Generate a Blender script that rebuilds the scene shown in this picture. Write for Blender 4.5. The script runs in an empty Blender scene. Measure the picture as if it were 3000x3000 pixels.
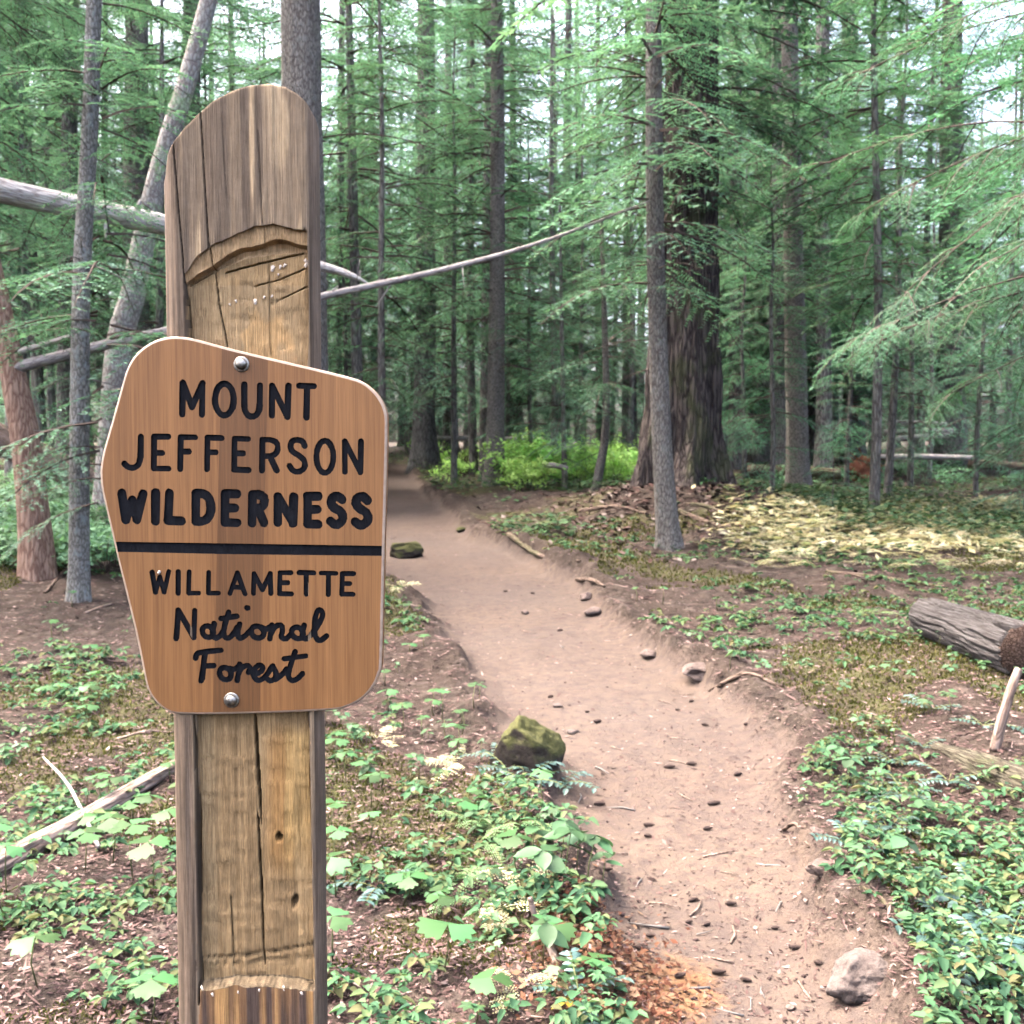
import bpy, math
import numpy as np
from mathutils import Vector, Matrix
from mathutils.geometry import delaunay_2d_cdt

scene = bpy.context.scene
COL = scene.collection
rng = np.random.default_rng(7)

# ---------------------------------------------------------------- camera
CAM = np.array([0.0, 0.0, 1.6])
PITCH = math.radians(3.0)
F = 3035.0                      # focal length in pixels of the 3000 px picture
cam_d = bpy.data.cameras.new("camera")
cam_d.sensor_width = 36.0
cam_d.lens = 36.0 * F / 3000.0
cam_d.clip_start = 0.05
cam_d.clip_end = 2000.0
cam_d.dof.use_dof = True
cam_d.dof.focus_distance = 1.45
cam_d.dof.aperture_fstop = 12.5
cam = bpy.data.objects.new("camera", cam_d)
cam.location = CAM
cam.rotation_euler = (math.radians(90) - PITCH, 0, 0)
COL.objects.link(cam)
scene.camera = cam

# ---------------------------------------------------------------- sky, sun, exposure
SUN_EL, SUN_AZ = math.radians(64), math.radians(285)     # azimuth clockwise from +Y
world = bpy.data.worlds.new("World")
scene.world = world
world.use_nodes = True
wn = world.node_tree.nodes
sky = wn.new("ShaderNodeTexSky")
sky.sky_type = 'NISHITA'
sky.sun_disc = False
sky.sun_elevation = SUN_EL
sky.sun_rotation = SUN_AZ
sky.air_density = 0.6
sky.dust_density = 10.0
sky.ozone_density = 1.0
world.node_tree.links.new(sky.outputs[0], wn["Background"].inputs[0])
wn["Background"].inputs[1].default_value = 0.15
sun_d = bpy.data.lights.new("sun", 'SUN')
sun_d.energy = 1.5
sun_d.angle = math.radians(40)
sun_d.color = (1.0, 0.97, 0.88)
sun = bpy.data.objects.new("sun", sun_d)
sdir = Vector((math.sin(SUN_AZ) * math.cos(SUN_EL), math.cos(SUN_AZ) * math.cos(SUN_EL), math.sin(SUN_EL)))
sun.rotation_euler = sdir.to_track_quat('Z', 'Y').to_euler()
sun.location = (0, 0, 30)
COL.objects.link(sun)
vs = scene.view_settings
scene.display_settings.display_device = 'sRGB'
vs.view_transform = 'Standard'
vs.look = 'None'
vs.exposure = 3.65
vs.gamma = 1.0
vs.use_curve_mapping = False
cy = scene.cycles
cy.max_bounces = 5
cy.diffuse_bounces = 3
cy.glossy_bounces = 2
cy.transmission_bounces = 4
cy.transparent_max_bounces = 4
cy.volume_bounces = 2
cy.use_denoising = True
cy.use_adaptive_sampling = True
cy.adaptive_threshold = 0.03
cy.caustics_reflective = False
cy.caustics_refractive = False

# ---------------------------------------------------------------- small numeric helpers
def at(px, py, Y):
    """world point on the ray through picture point (px, py) at distance Y along +Y"""
    dx, dy = (px - 1500.0) / F, -(py - 1500.0) / F
    d = np.array([dx, math.cos(PITCH) + dy * math.sin(PITCH), -math.sin(PITCH) + dy * math.cos(PITCH)])
    return CAM + d * (Y / d[1])

def _hash(ix, iy, iz, seed):
    h = (ix * 374761393 + iy * 668265263 + iz * 2147483647 + seed * 1274126177) & 0xFFFFFFFF
    h = ((h ^ (h >> 13)) * 1274126177) & 0xFFFFFFFF
    h = h ^ (h >> 16)
    return (h & 0xFFFFFF) / float(0xFFFFFF)

def vnoise(p, seed=0):
    """value noise in -1..1 at points p (n,3)"""
    p = np.asarray(p, dtype=np.float64)
    i = np.floor(p).astype(np.int64)
    f = p - i
    f = f * f * (3 - 2 * f)
    r = 0.0
    for dx in (0, 1):
        wx = f[:, 0] if dx else 1 - f[:, 0]
        for dy in (0, 1):
            wy = f[:, 1] if dy else 1 - f[:, 1]
            for dz in (0, 1):
                wz = f[:, 2] if dz else 1 - f[:, 2]
                r = r + wx * wy * wz * _hash(i[:, 0] + dx, i[:, 1] + dy, i[:, 2] + dz, seed)
    return r * 2 - 1

def n2(x, y, s, seed=0):
    x = np.asarray(x, float); y = np.asarray(y, float)
    sh = np.broadcast(x, y).shape
    p = np.stack([np.broadcast_to(x, sh).ravel() * s, np.broadcast_to(y, sh).ravel() * s, np.zeros(int(np.prod(sh)) if sh else 1)], 1)
    return vnoise(p, seed).reshape(sh)

def sstep(a, b, x):
    t = np.clip((np.asarray(x, float) - a) / (b - a), 0, 1)
    return t * t * (3 - 2 * t)

# ---------------------------------------------------------------- mesh helpers
class MB:
    """collects vertices and faces; arrays for speed"""
    def __init__(self):
        self.v, self.f, self.m, self.n = [], [], [], 0
        self.smooth = []
    def add(self, verts, faces, mat=0, smooth=False):
        verts = np.asarray(verts, float).reshape(-1, 3)
        faces = np.asarray(faces, np.int64)
        self.v.append(verts)
        self.f.append(faces + self.n)
        self.m.append(np.full(len(faces), mat, np.int32))
        self.smooth.append(np.full(len(faces), smooth, bool))
        self.n += len(verts)
        return self
    def tube(self, pts, radii, sides=6, mat=0, cap=True):
        v, f = tube_arrays(pts, radii, sides, cap)
        return self.add(v, f, mat, True)
    def mesh(self, name):
        return raw_mesh(name, np.concatenate(self.v), self.f, self.m, self.smooth)

def raw_mesh(name, V, flist, mlist=None, slist=None):
    me = bpy.data.meshes.new(name)
    me.vertices.add(len(V))
    me.vertices.foreach_set("co", np.ascontiguousarray(V, dtype=np.float32).ravel())
    loops = np.concatenate([f.ravel() for f in flist])
    tot = np.concatenate([np.full(len(f), f.shape[1], np.int32) for f in flist])
    start = np.concatenate([[0], np.cumsum(tot)[:-1]]).astype(np.int32)
    me.loops.add(len(loops))
    me.loops.foreach_set("vertex_index", loops.astype(np.int32))
    me.polygons.add(len(tot))
    me.polygons.foreach_set("loop_start", start)
    me.polygons.foreach_set("loop_total", tot)
    if mlist is not None:
        me.polygons.foreach_set("material_index", np.concatenate(mlist).astype(np.int32))
    if slist is not None:
        me.polygons.foreach_set("use_smooth", np.concatenate(slist))
    me.update(calc_edges=True)
    return me

def tube_arrays(pts, radii, sides=6, cap=True):
    P = np.asarray(pts, float)
    k = len(P)
    R = np.broadcast_to(np.asarray(radii, float), (k,))
    T = np.gradient(P, axis=0)
    T /= np.linalg.norm(T, axis=1, keepdims=True) + 1e-9
    ref = np.array([0, 0, 1.0]) if abs(T[:, 2]).mean() < 0.8 else np.array([0, 1.0, 0])
    A = np.cross(ref, T); A /= np.linalg.norm(A, axis=1, keepdims=True) + 1e-9
    B = np.cross(T, A)
    th = np.arange(sides) * 2 * math.pi / sides
    V = P[:, None, :] + R[:, None, None] * (np.cos(th)[None, :, None] * A[:, None, :] + np.sin(th)[None, :, None] * B[:, None, :])
    V = V.reshape(-1, 3)
    i, j = np.meshgrid(np.arange(k - 1), np.arange(sides), indexing='ij')
    a = i * sides + j; b = i * sides + (j + 1) % sides
    f = np.stack([a, b, b + sides, a + sides], -1).reshape(-1, 4)
    if cap:
        V = np.concatenate([V, P[:1], P[-1:]])
        c0, c1 = k * sides, k * sides + 1
        j = np.arange(sides); jn = (j + 1) % sides
        f = np.concatenate([f, np.stack([jn, j, np.full(sides, c0), np.full(sides, c0)], 1),
                            np.stack([(k - 1) * sides + j, (k - 1) * sides + jn, np.full(sides, c1), np.full(sides, c1)], 1)])
        q, t = f[:(k - 1) * sides], f[(k - 1) * sides:, :3]
        return V, np.concatenate([q[:, [0, 1, 2]], q[:, [0, 2, 3]], t])
    return V, f

def link(name, data, parent=None, loc=None, mats=(), rot=None, scale=None):
    o = bpy.data.objects.new(name, data)
    COL.objects.link(o)
    if parent is not None:
        o.parent = parent
    if loc is not None:
        o.location = loc
    if rot is not None:
        o.rotation_euler = rot
    if scale is not None:
        o.scale = (scale,) * 3 if np.isscalar(scale) else scale
    if data is not None and hasattr(data, "materials"):
        for m in mats:
            data.materials.append(m)
    return o

def tag(o, label=None, cat=None, group=None, kind=None):
    if label: o["label"] = label
    if cat: o["category"] = cat
    if group: o["group"] = group
    if kind: o["kind"] = kind
    return o

def smooth_line(pts, n):
    """Catmull-Rom through pts"""
    P = np.asarray(pts, float)
    P = np.concatenate([[2 * P[0] - P[1]], P, [2 * P[-1] - P[-2]]])
    out = []
    m = len(P) - 3
    for u in np.linspace(0, m - 1e-6, n):
        i = int(u); t = u - i
        a, b, c, d = P[i:i + 4]
        out.append(0.5 * (2 * b + (c - a) * t + (2 * a - 5 * b + 4 * c - d) * t * t + (3 * b - a - 3 * c + d) * t ** 3))
    return np.array(out)

# ---------------------------------------------------------------- materials
class NT:
    def __init__(self, name):
        self.m = bpy.data.materials.new(name)
        self.m.use_nodes = True
        self.t = self.m.node_tree
        self.t.nodes.clear()
        self.out = self.t.nodes.new("ShaderNodeOutputMaterial")
    def n(self, typ, ins=None, **props):
        nd = self.t.nodes.new("ShaderNode" + typ)
        for k, v in props.items():
            setattr(nd, k, v)
        for k, v in (ins or {}).items():
            self.put(nd.inputs[k], v)
        return nd
    def put(self, sock, v):
        if isinstance(v, bpy.types.NodeSocket):
            self.t.links.new(v, sock)
        elif isinstance(v, bpy.types.Node):
            self.t.links.new(v.outputs[0], sock)
        else:
            if isinstance(v, (tuple, list)) and len(v) == 3 and sock.type == 'RGBA':
                v = (*v, 1.0)
            sock.default_value = v
    def pos(self, scale=(1, 1, 1), obj=True):
        if obj:
            src = self.n("TexCoord").outputs["Object"]
        else:
            src = self.n("NewGeometry").outputs["Position"]
        return self.n("Mapping", {"Vector": src, "Scale": scale}).outputs[0]
    def noise(self, vec, scale=5, detail=4, rough=0.55, out="Fac"):
        nd = self.n("TexNoise", {"Vector": vec, "Scale": scale, "Detail": detail, "Roughness": rough})
        return nd.outputs[out]
    def ramp(self, fac, stops, interp='LINEAR'):
        nd = self.n("ValToRGB", {"Fac": fac})
        cr = nd.color_ramp
        cr.interpolation = interp
        while len(cr.elements) < len(stops):
            cr.elements.new(0.5)
        for e, (p, c) in zip(cr.elements, stops):
            e.position = p
            e.color = (*c, 1.0) if len(c) == 3 else c
        return nd.outputs[0]
    def mix(self, fac, a, b, mode='MIX'):
        nd = self.n("MixRGB", {"Fac": fac, "Color1": a, "Color2": b}, blend_type=mode)
        return nd.outputs[0]
    def math(self, op, a, b=0.0, clamp=False):
        nd = self.n("Math", {0: a, 1: b}, operation=op, use_clamp=clamp)
        return nd.outputs[0]
    def attr(self, name, out="Fac"):
        return self.n("Attribute", attribute_name=name).outputs[out]
    def bump(self, height, strength=0.5, dist=0.01, normal=None):
        ins = {"Height": height, "Strength": strength, "Distance": dist}
        if normal is not None: ins["Normal"] = normal
        return self.n("Bump", ins).outputs[0]
    def surf(self, color, rough=0.8, normal=None, spec=0.3, **kw):
        ins = {"Base Color": color, "Roughness": rough, "Specular IOR Level": spec}
        if normal is not None: ins["Normal"] = normal
        ins.update(kw)
        b = self.n("BsdfPrincipled", ins)
        self.t.links.new(b.outputs[0], self.out.inputs[0])
        return self.m

def leaf_mat(name, cols, trans=0.35, rough=0.6, spec=0.25, per='ISLAND', backcol=None):
    """thin leaf: diffuse, some light through, colour varied leaf by leaf and plant by plant"""
    t = NT(name)
    geo = t.n("NewGeometry")
    oi = t.n("ObjectInfo")
    r = geo.outputs["Random Per Island"] if per == 'ISLAND' else oi.outputs["Random"]
    stops = [(i / max(1, len(cols) - 1), c) for i, c in enumerate(cols)]
    c = t.ramp(r, stops)
    big = t.noise(t.pos((1, 1, 1), obj=False), 0.6, 2)
    c = t.mix(0.5, c, t.ramp(big, [(0.3, (0.55, 0.55, 0.55)), (0.7, (1.0, 1.0, 1.0))]), 'MULTIPLY')
    hv = t.n("HueSaturation", {"Color": c, "Hue": t.math('ADD', t.math('MULTIPLY', oi.outputs["Random"], 0.05), 0.475), "Value": t.math('ADD', t.math('MULTIPLY', oi.outputs["Random"], 0.5), 0.75)}).outputs[0]
    p = t.n("BsdfPrincipled", {"Base Color": hv, "Roughness": rough, "Specular IOR Level": spec})
    tr = t.n("BsdfTranslucent", {"Color": t.mix(1.0, hv, (1.0, 1.1, 0.75), 'MULTIPLY')})
    mx = t.n("MixShader", {0: trans, 1: p.outputs[0], 2: tr.outputs[0]})
    t.t.links.new(mx.outputs[0], t.out.inputs[0])
    return t.m

def bark_mat(name, dark, mid, light, sx=9.0, sz=1.6, bump=0.02, moss=0.0, lichen=0.0):
    t = NT(name)
    v = t.pos((sx, sx, sz))
    w = t.noise(v, 1.2, 3, 0.6, out="Color")
    vv = t.n("VectorMath", {0: v, 1: t.n("VectorMath", {0: w, 1: (0.9, 0.9, 0.9)}, operation='MULTIPLY').outputs[0]}, operation='ADD').outputs[0]
    vor = t.n("TexVoronoi", {"Vector": vv, "Scale": 1.6}, feature='DISTANCE_TO_EDGE').outputs["Distance"]
    fine = t.noise(v, 6.0, 5, 0.65)
    h = t.math('ADD', t.math('MULTIPLY', t.math('MINIMUM', vor, 0.25), 3.2), t.math('MULTIPLY', fine, 0.7))
    c = t.ramp(h, [(0.12, dark), (0.5, mid), (1.0, light)])
    if lichen > 0:
        ln = t.noise(t.pos((3, 3, 2.2)), 3.4, 5, 0.7)
        c = t.mix(t.math('MULTIPLY', t.ramp(ln, [(0.56, (0, 0, 0)), (0.62, (1, 1, 1))]), lichen), c, (0.24, 0.26, 0.25))
    if moss > 0:
        mn = t.noise(t.pos((1, 1, 0.6)), 2.0, 4, 0.65)
        c = t.mix(t.math('MULTIPLY', t.ramp(mn, [(0.5, (0, 0, 0)), (0.62, (1, 1, 1))]), moss), c, (0.06, 0.075, 0.028))
    oi = t.n("ObjectInfo").outputs["Random"]
    c = t.mix(0.35, c, t.ramp(oi, [(0, (0.7, 0.68, 0.66)), (1, (1.0, 0.96, 0.94))]), 'MULTIPLY')
    nrm = t.bump(h, 0.9, bump)
    return t.surf(c, 0.9, nrm, 0.15)

M = {}
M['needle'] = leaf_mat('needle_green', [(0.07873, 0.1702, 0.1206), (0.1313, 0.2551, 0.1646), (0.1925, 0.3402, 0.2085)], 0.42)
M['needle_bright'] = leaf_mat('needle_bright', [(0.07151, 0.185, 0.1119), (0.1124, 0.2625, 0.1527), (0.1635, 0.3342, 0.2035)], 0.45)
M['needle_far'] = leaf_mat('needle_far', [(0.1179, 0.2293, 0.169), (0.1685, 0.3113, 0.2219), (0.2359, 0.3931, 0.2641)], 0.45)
M['twig'] = NT('twig_wood').surf((0.091, 0.0676, 0.0546), 0.9, None, 0.1)
M['dead_twig'] = NT('dead_twig_wood').surf((0.13, 0.12, 0.11), 0.9, None, 0.1)
M['bark'] = bark_mat('bark_grey_brown', (0.03274, 0.0272, 0.0228), (0.1116, 0.0976, 0.0836), (0.2232, 0.208, 0.1824), 26, 7, 0.016, lichen=0.25)
M['bark_far'] = bark_mat('bark_far', (0.0372, 0.032, 0.02888), (0.1012, 0.0912, 0.08208), (0.1934, 0.184, 0.1642), 10, 2.2, 0.03, lichen=0.2)
M['bark_big'] = bark_mat('bark_old_fir', (0.00816, 0.00648, 0.00666), (0.0459, 0.03672, 0.0333), (0.1071, 0.08856, 0.0777), 9, 1.3, 0.06, moss=0.5)
M['bark_lichen'] = bark_mat('bark_spotted', (0.04464, 0.0416, 0.03648), (0.1265, 0.1184, 0.1034), (0.2455, 0.24, 0.2158), 24, 10, 0.010, lichen=0.9)
M['bark_red'] = bark_mat('bark_reddish', (0.088, 0.0448, 0.0288), (0.192, 0.1152, 0.0832), (0.32, 0.216, 0.16), 16, 3, 0.012)
M['bark_pale'] = bark_mat('bark_pale', (0.08928, 0.072, 0.06384), (0.253, 0.216, 0.1946), (0.4166, 0.4, 0.3648), 12, 5, 0.012, lichen=0.6)

# ================================================================ terrain
def base_h(Y):
    Y = np.asarray(Y, float)
    return np.where(Y < 4, 0.0, np.where(Y < 45, 0.04 * (Y - 4), 1.64 + 0.02 * (Y - 45)))

def px_base(px, py):
    """picture point -> point on the plain rising ground"""
    Y = np.linspace(1.5, 130, 6000)
    dx, dy = (px - 1500.0) / F, -(py - 1500.0) / F
    dyv = math.cos(PITCH) + dy * math.sin(PITCH); dz = -math.sin(PITCH) + dy * math.cos(PITCH)
    z = CAM[2] + dz / dyv * Y
    k = np.argmax(z < base_h(Y))
    return np.array([dx / dyv * Y[k], Y[k]])

TL = [(1960, 3150), (1880, 2880), (1760, 2640), (1690, 2520), (1650, 2350), (1610, 2220), (1500, 2120), (1400, 1990), (1320, 1850), (1230, 1750), (1120, 1680), (1050, 1600), (1030, 1500), (1075, 1430), (1120, 1385), (1150, 1362)]
TR = [(2660, 3150), (2520, 2850), (2410, 2650), (2335, 2500), (2300, 2350), (2290, 2200), (2210, 2080), (2060, 2000), (1925, 1900), (1800, 1800), (1690, 1700), (1545, 1625), (1385, 1565), (1315, 1505), (1272, 1455), (1232, 1418), (1205, 1385), (1195, 1362)]
TPOLY = np.array([px_base(*p) for p in TL] + [px_base(*p) for p in TR[::-1]])
TPOLY = np.concatenate([[[0.35, 0.2]], TPOLY, [[1.25, 0.2]]])

def poly_sd(x, y, poly):
    """signed distance to polygon, positive inside"""
    sh = np.shape(x)
    x = np.ravel(x); y = np.ravel(y)
    d = np.full(len(x), 1e9); ins = np.zeros(len(x), bool)
    n = len(poly)
    for i in range(n):
        a, b = poly[i], poly[(i + 1) % n]
        e = b - a
        t = np.clip(((x - a[0]) * e[0] + (y - a[1]) * e[1]) / (e @ e + 1e-12), 0, 1)
        d = np.minimum(d, np.hypot(x - a[0] - t * e[0], y - a[1] - t * e[1]))
        c = ((a[1] > y) != (b[1] > y))
        with np.errstate(divide='ignore', invalid='ignore'):
            xi = (b[0] - a[0]) * (y - a[1]) / (b[1] - a[1]) + a[0]
        ins ^= c & (x < xi)
    return np.where(ins, d, -d).reshape(sh)

BIG_XY = at(1985, 1420, 17.0)[:2]
def trail_sd(X, Y):
    sd = poly_sd(X, Y, TPOLY)
    return sd + 0.11 * n2(X, Y, 1.7, 3) + 0.06 * n2(X, Y, 5.0, 4) + 0.03 * n2(X, Y, 14.0, 6)

def H(X, Y, sd=None):
    X = np.asarray(X, float); Y = np.asarray(Y, float)
    if sd is None: sd = trail_sd(X, Y)
    z = base_h(Y)
    z = z - 0.09 * sstep(-0.25, 0.22, sd)                                   # worn tread
    bank = sstep(-0.65, -0.12, sd) * (1 - sstep(-0.12, 0.05, sd))
    z = z + bank * (0.07 + 0.07 * sstep(-.2, .3, n2(X, Y, 1.3, 8)) + 0.03 * n2(X, Y, 5, 9))
    off = 1 - sstep(-0.3, 0.1, sd)
    z = z + off * (0.07 * n2(X, Y, 0.35, 11) * np.clip(Y / 6, 0.3, 3) + 0.05 * n2(X, Y, 1.1, 12) + 0.025 * n2(X, Y, 3.5, 13) + 0.012 * n2(X, Y, 11, 14))
    z = z + (1 - off) * (0.016 * n2(X, Y, 2.2, 15) + 0.010 * n2(X, Y, 7, 16) + 0.004 * n2(X, Y, 18, 17))
    d2 = ((X - BIG_XY[0]) / 2.5) ** 2 + ((Y - BIG_XY[1]) / 3.2) ** 2
    z = z + 0.62 * np.exp(-d2) * off                                        # mound of duff at the old fir
    z = z + 0.16 * sstep(0.9, 2.6, X) * sstep(10, 4, Y) * off               # verge beside the trail
    return z

def px_ground(px, py):
    """picture point -> point on the ground"""
    Y = np.concatenate([np.arange(1.6, 20, 0.02), np.arange(20, 110, 0.15)])
    dx, dy = (px - 1500.0) / F, -(py - 1500.0) / F
    dyv = math.cos(PITCH) + dy * math.sin(PITCH); dz = -math.sin(PITCH) + dy * math.cos(PITCH)
    z = CAM[2] + dz / dyv * Y
    X = dx / dyv * Y
    hh = H(X, Y)
    k = np.argmax(z < hh)
    if not (z < hh).any(): k = len(Y) - 1
    return np.array([X[k], Y[k], hh[k]])

def on_ground(x, y, dz=0.0):
    return np.array([x, y, float(H(np.array([x]), np.array([y]))[0]) + dz])

rows = [-8, -5, -3, -1.5, -0.5, 0.3, 0.9, 1.4]
y = 1.7
while y < 170:
    rows.append(y)
    y += max(0.028, 0.0105 * y) if y < 40 else 0.035 * y
rows = np.array(rows)
NCOL = 430
tt = np.linspace(-1, 1, NCOL)
tt = np.sign(tt) * np.abs(tt) ** 1.25
GY = np.repeat(rows[:, None], NCOL, 1)
GX = tt[None, :] * (0.72 * np.maximum(rows, 0) + 3.6)[:, None]
SD = trail_sd(GX, GY)
GZ = H(GX, GY, SD)
ROT_C = px_ground(1790, 2800)[:2]
rotd = ((GX - ROT_C[0] - .06) / 0.36 + 0.25 * n2(GX, GY, 4, 31)) ** 2 + ((GY - ROT_C[1]) / 0.55) ** 2
ROTM = np.exp(-rotd * 1.3) * (0.7 + 0.5 * n2(GX, GY, 5, 33))
MOSS = sstep(-0.12, 0.45, n2(GX, GY, 0.9, 21) + 0.5 * n2(GX, GY, 3.2, 22) + 0.40 * sstep(0.6, 2.4, GX) * sstep(16, 6, GY) - 0.05) * (1 - sstep(-0.3, -0.05, SD))
TRM = sstep(-0.22, 0.12, SD)
idx = np.arange(GX.size).reshape(GX.shape)
quads = np.stack([idx[:-1, :-1], idx[:-1, 1:], idx[1:, 1:], idx[1:, :-1]], -1).reshape(-1, 4)
GV = np.stack([GX, GY, GZ], -1).reshape(-1, 3)
ftr = TRM.ravel()[quads].mean(1) > 0.5

def make_floor():
    t = NT('forest_floor')
    P = t.pos((1, 1, 1), obj=False)
    tr = t.attr('trail'); ms = t.attr('moss'); rt = t.attr('rot')
    n1 = t.noise(P, 1.3, 5, 0.6); n3 = t.noise(P, 14, 6, 0.7); n4 = t.noise(P, 70, 4, 0.7); nv = t.noise(P, 0.45, 3)
    lit = t.ramp(n3, [(0.30, (0.01084, 0.00852, 0.006599)), (0.5, (0.03473, 0.02651, 0.02023)), (0.72, (0.06944, 0.05587, 0.04312))])
    lit = t.mix(t.ramp(n4, [(0.45, (0, 0, 0)), (0.75, (0.3473, 0.3787, 0.352))]), lit, (0.08667, 0.07009, 0.05366))
    n5 = t.noise(P, 4.5, 5, 0.7)
    lit = t.mix(t.ramp(n5, [(0.38, (0.75,) * 3), (0.55, (0,) * 3)]), lit, (0.02669, 0.02002, 0.01757))
    lit = t.mix(t.ramp(n5, [(0.55, (0,) * 3), (0.72, (0.6,) * 3)]), lit, (0.162, 0.1259, 0.1094))
    lit = t.mix(t.ramp(n1, [(0.35, (0.0,) * 3), (0.7, (0.5,) * 3)]), lit, (0.04339, 0.02936, 0.022))
    dirt = t.ramp(n1, [(0.3, (0.06995, 0.05061, 0.04012)), (0.7, (0.09156, 0.06792, 0.05054))])
    dirt = t.mix(t.ramp(n3, [(0.36, (0.85,) * 3), (0.58, (0.0,) * 3)]), dirt, (0.0509, 0.03903, 0.0342))
    dirt = t.mix(t.ramp(n4, [(0.58, (0.0,) * 3), (0.78, (0.55,) * 3)]), dirt, (0.1069, 0.08951, 0.07726))
    dirt = t.mix(t.ramp(nv, [(0.4, (0.0,) * 3), (0.7, (0.55,) * 3)]), dirt, (0.06366, 0.05205, 0.04608))
    edge = t.math('ADD', tr, t.math('MULTIPLY', t.math('SUBTRACT', n3, 0.5), 0.9), True)
    c = t.mix(t.ramp(edge, [(0.35, (0,) * 3), (0.65, (1,) * 3)]), lit, dirt)
    mossc = t.ramp(n4, [(0.3, (0.02835, 0.03308, 0.009828)), (0.7, (0.0945, 0.09918, 0.02867))])
    mf = t.ramp(t.math('MULTIPLY', ms, t.math('ADD', t.math('MULTIPLY', n3, 1.6), -0.1)), [(0.45, (0,) * 3), (0.9, (0.7,) * 3)])
    c = t.mix(mf, c, mossc)
    rotc = t.ramp(n3, [(0.3, (0.0504, 0.02394, 0.01171)), (0.55, (0.126, 0.07182, 0.03772)), (0.8, (0.1714, 0.1232, 0.07158))])
    c = t.mix(t.ramp(t.math('ADD', rt, t.math('MULTIPLY', t.math('SUBTRACT', n3, 0.5), 0.6)), [(0.22, (0,) * 3), (0.5, (1,) * 3)]), c, rotc)
    hgt = t.math('ADD', t.math('MULTIPLY', n3, 0.8), t.math('MULTIPLY', n4, 0.35))
    hgt = t.math('MULTIPLY', hgt, t.math('SUBTRACT', 1.25, t.math('MULTIPLY', tr, 0.7)))
    return t.surf(c, 0.95, t.bump(hgt, 1.0, 0.03), 0.1)
M['floor'] = make_floor()

def floor_part(name, sel):
    q = quads[sel]
    used, inv = np.unique(q, return_inverse=True)
    me = raw_mesh(name, GV[used], [inv.reshape(q.shape)], None, [np.ones(len(q), bool)])
    for an, arr in (('trail', TRM), ('moss', MOSS), ('rot', ROTM)):
        a = me.attributes.new(an, 'FLOAT', 'POINT')
        a.data.foreach_set('value', arr.ravel()[used].astype(np.float32))
    o = link(name, me, mats=[M['floor']])
    return tag(o, kind='structure')
tag(floor_part('forest_floor', ~ftr), 'brown needle covered forest floor with moss and small plants')
tag(floor_part('trail', ftr), 'reddish bare dirt footpath winding away into the trees')

# ================================================================ sign post
PY = 1.400                               # distance of the post's old front face
def wx(px): return (px - 1500.0) / F * PY / (math.cos(PITCH))
def wz(py): return float(at(1500, py, PY)[2])
PXC = wx(722); HALF = 0.1085
arch_x = np.array([wx(p) for p in (486, 500, 530, 560, 600, 640, 690, 740, 800, 850, 885, 910, 928, 940, 952)])
arch_z = np.array([wz(p) for p in (500, 452, 405, 372, 330, 298, 270, 252, 245, 254, 275, 300, 335, 378, 430)])

frontx = np.linspace(-1, 1, 210)
cols = []                                 # closed outline, seen from above, starting front-left
def front_y(u):                           # u -1..1 across the front
    a = np.clip((np.abs(u) - 0.80) / 0.20, 0, 1)
    return PY + 0.055 * (1 - np.sqrt(np.clip(1 - a * a, 0, 1))) + 0.004 * u * u
fu = np.sign(frontx) * np.abs(frontx) ** 0.92
ox = list(PXC + fu * HALF); oy = list(front_y(fu)); of = [True] * len(fu)
for a in np.linspace(0, math.pi, 34)[1:-1]:
    ox.append(PXC + HALF * math.cos(a)); oy.append(PY + 0.059 + 0.13 * math.sin(a)); of.append(False)
ox = np.array(ox); oy = np.array(oy); of = np.array(of)
ox = ox - 0.22 * (oy - PY)                # the post is turned a little towards the camera
_sil = 1500 + F * ox / oy
ox = PXC + (ox - PXC) * (448.0 / (_sil.max() - _sil.min()))
_sil = 1500 + F * ox / oy
ox = ox + (497.0 - _sil.min()) / F * 1.45
NC = len(ox)
_v = lambda q: (wz(q) + 0.2) / (wz(250) + 0.2)
vrow = np.unique(np.concatenate([np.linspace(0, 0.33, 12), np.linspace(0.33, 1.0, 400), np.linspace(_v(870), _v(640), 190), np.linspace(_v(2930), _v(2850), 70)]))
ztop = np.interp(ox, arch_x, arch_z) - 0.35 * np.clip(oy - PY - 0.02, 0, 1)
ZB = -0.2
PZ = ZB + vrow[:, None] * (ztop - ZB)[None, :]
PXX = np.repeat(ox[None, :], len(vrow), 0)
PYY = np.repeat(oy[None, :], len(vrow), 0)
fm = np.repeat(of[None, :], len(vrow), 0)
# picture-like coordinates of the front surface, to place cuts and cracks
qx = 1500 + PXX * F / PY * math.cos(PITCH)
_pz = np.array([wz(p) for p in range(0, 6001, 20)])[::-1]
qy = np.interp(PZ, _pz, np.arange(0, 6001, 20)[::-1])
jit = 3 * n2(PXX, PZ, 60, 41)
up_c = np.interp(qx, [545, 556, 588, 640, 700, 757, 810, 866, 869, 900], [812, 800, 752, 716, 688, 662, 656, 668, 672, 676]) + jit
lo_c = np.interp(qx, [545, 556, 612, 715, 793, 850, 900], [848, 838, 800, 752, 738, 735, 733]) + jit
l_in = np.interp(qy, [600, 900, 2000, 2900, 3100], [556, 552, 562, 560, 556]) + 2 * n2(PXX * 0, PZ, 25, 42)
r_in = np.interp(qy, [600, 900, 2000, 2900, 3100], [905, 905, 893, 902, 906]) + 2 * n2(PXX * 0, PZ, 25, 43)
led = 2893 - 14 * np.sin((qx - 560) / 340 * 3.1) + 2.5 * jit
inx = sstep(l_in - 3, l_in + 3, qx) * (1 - sstep(r_in - 3, r_in + 3, qx))
band = np.clip((qy - up_c) / np.maximum(lo_c - up_c, 4), 0, 1)
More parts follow.
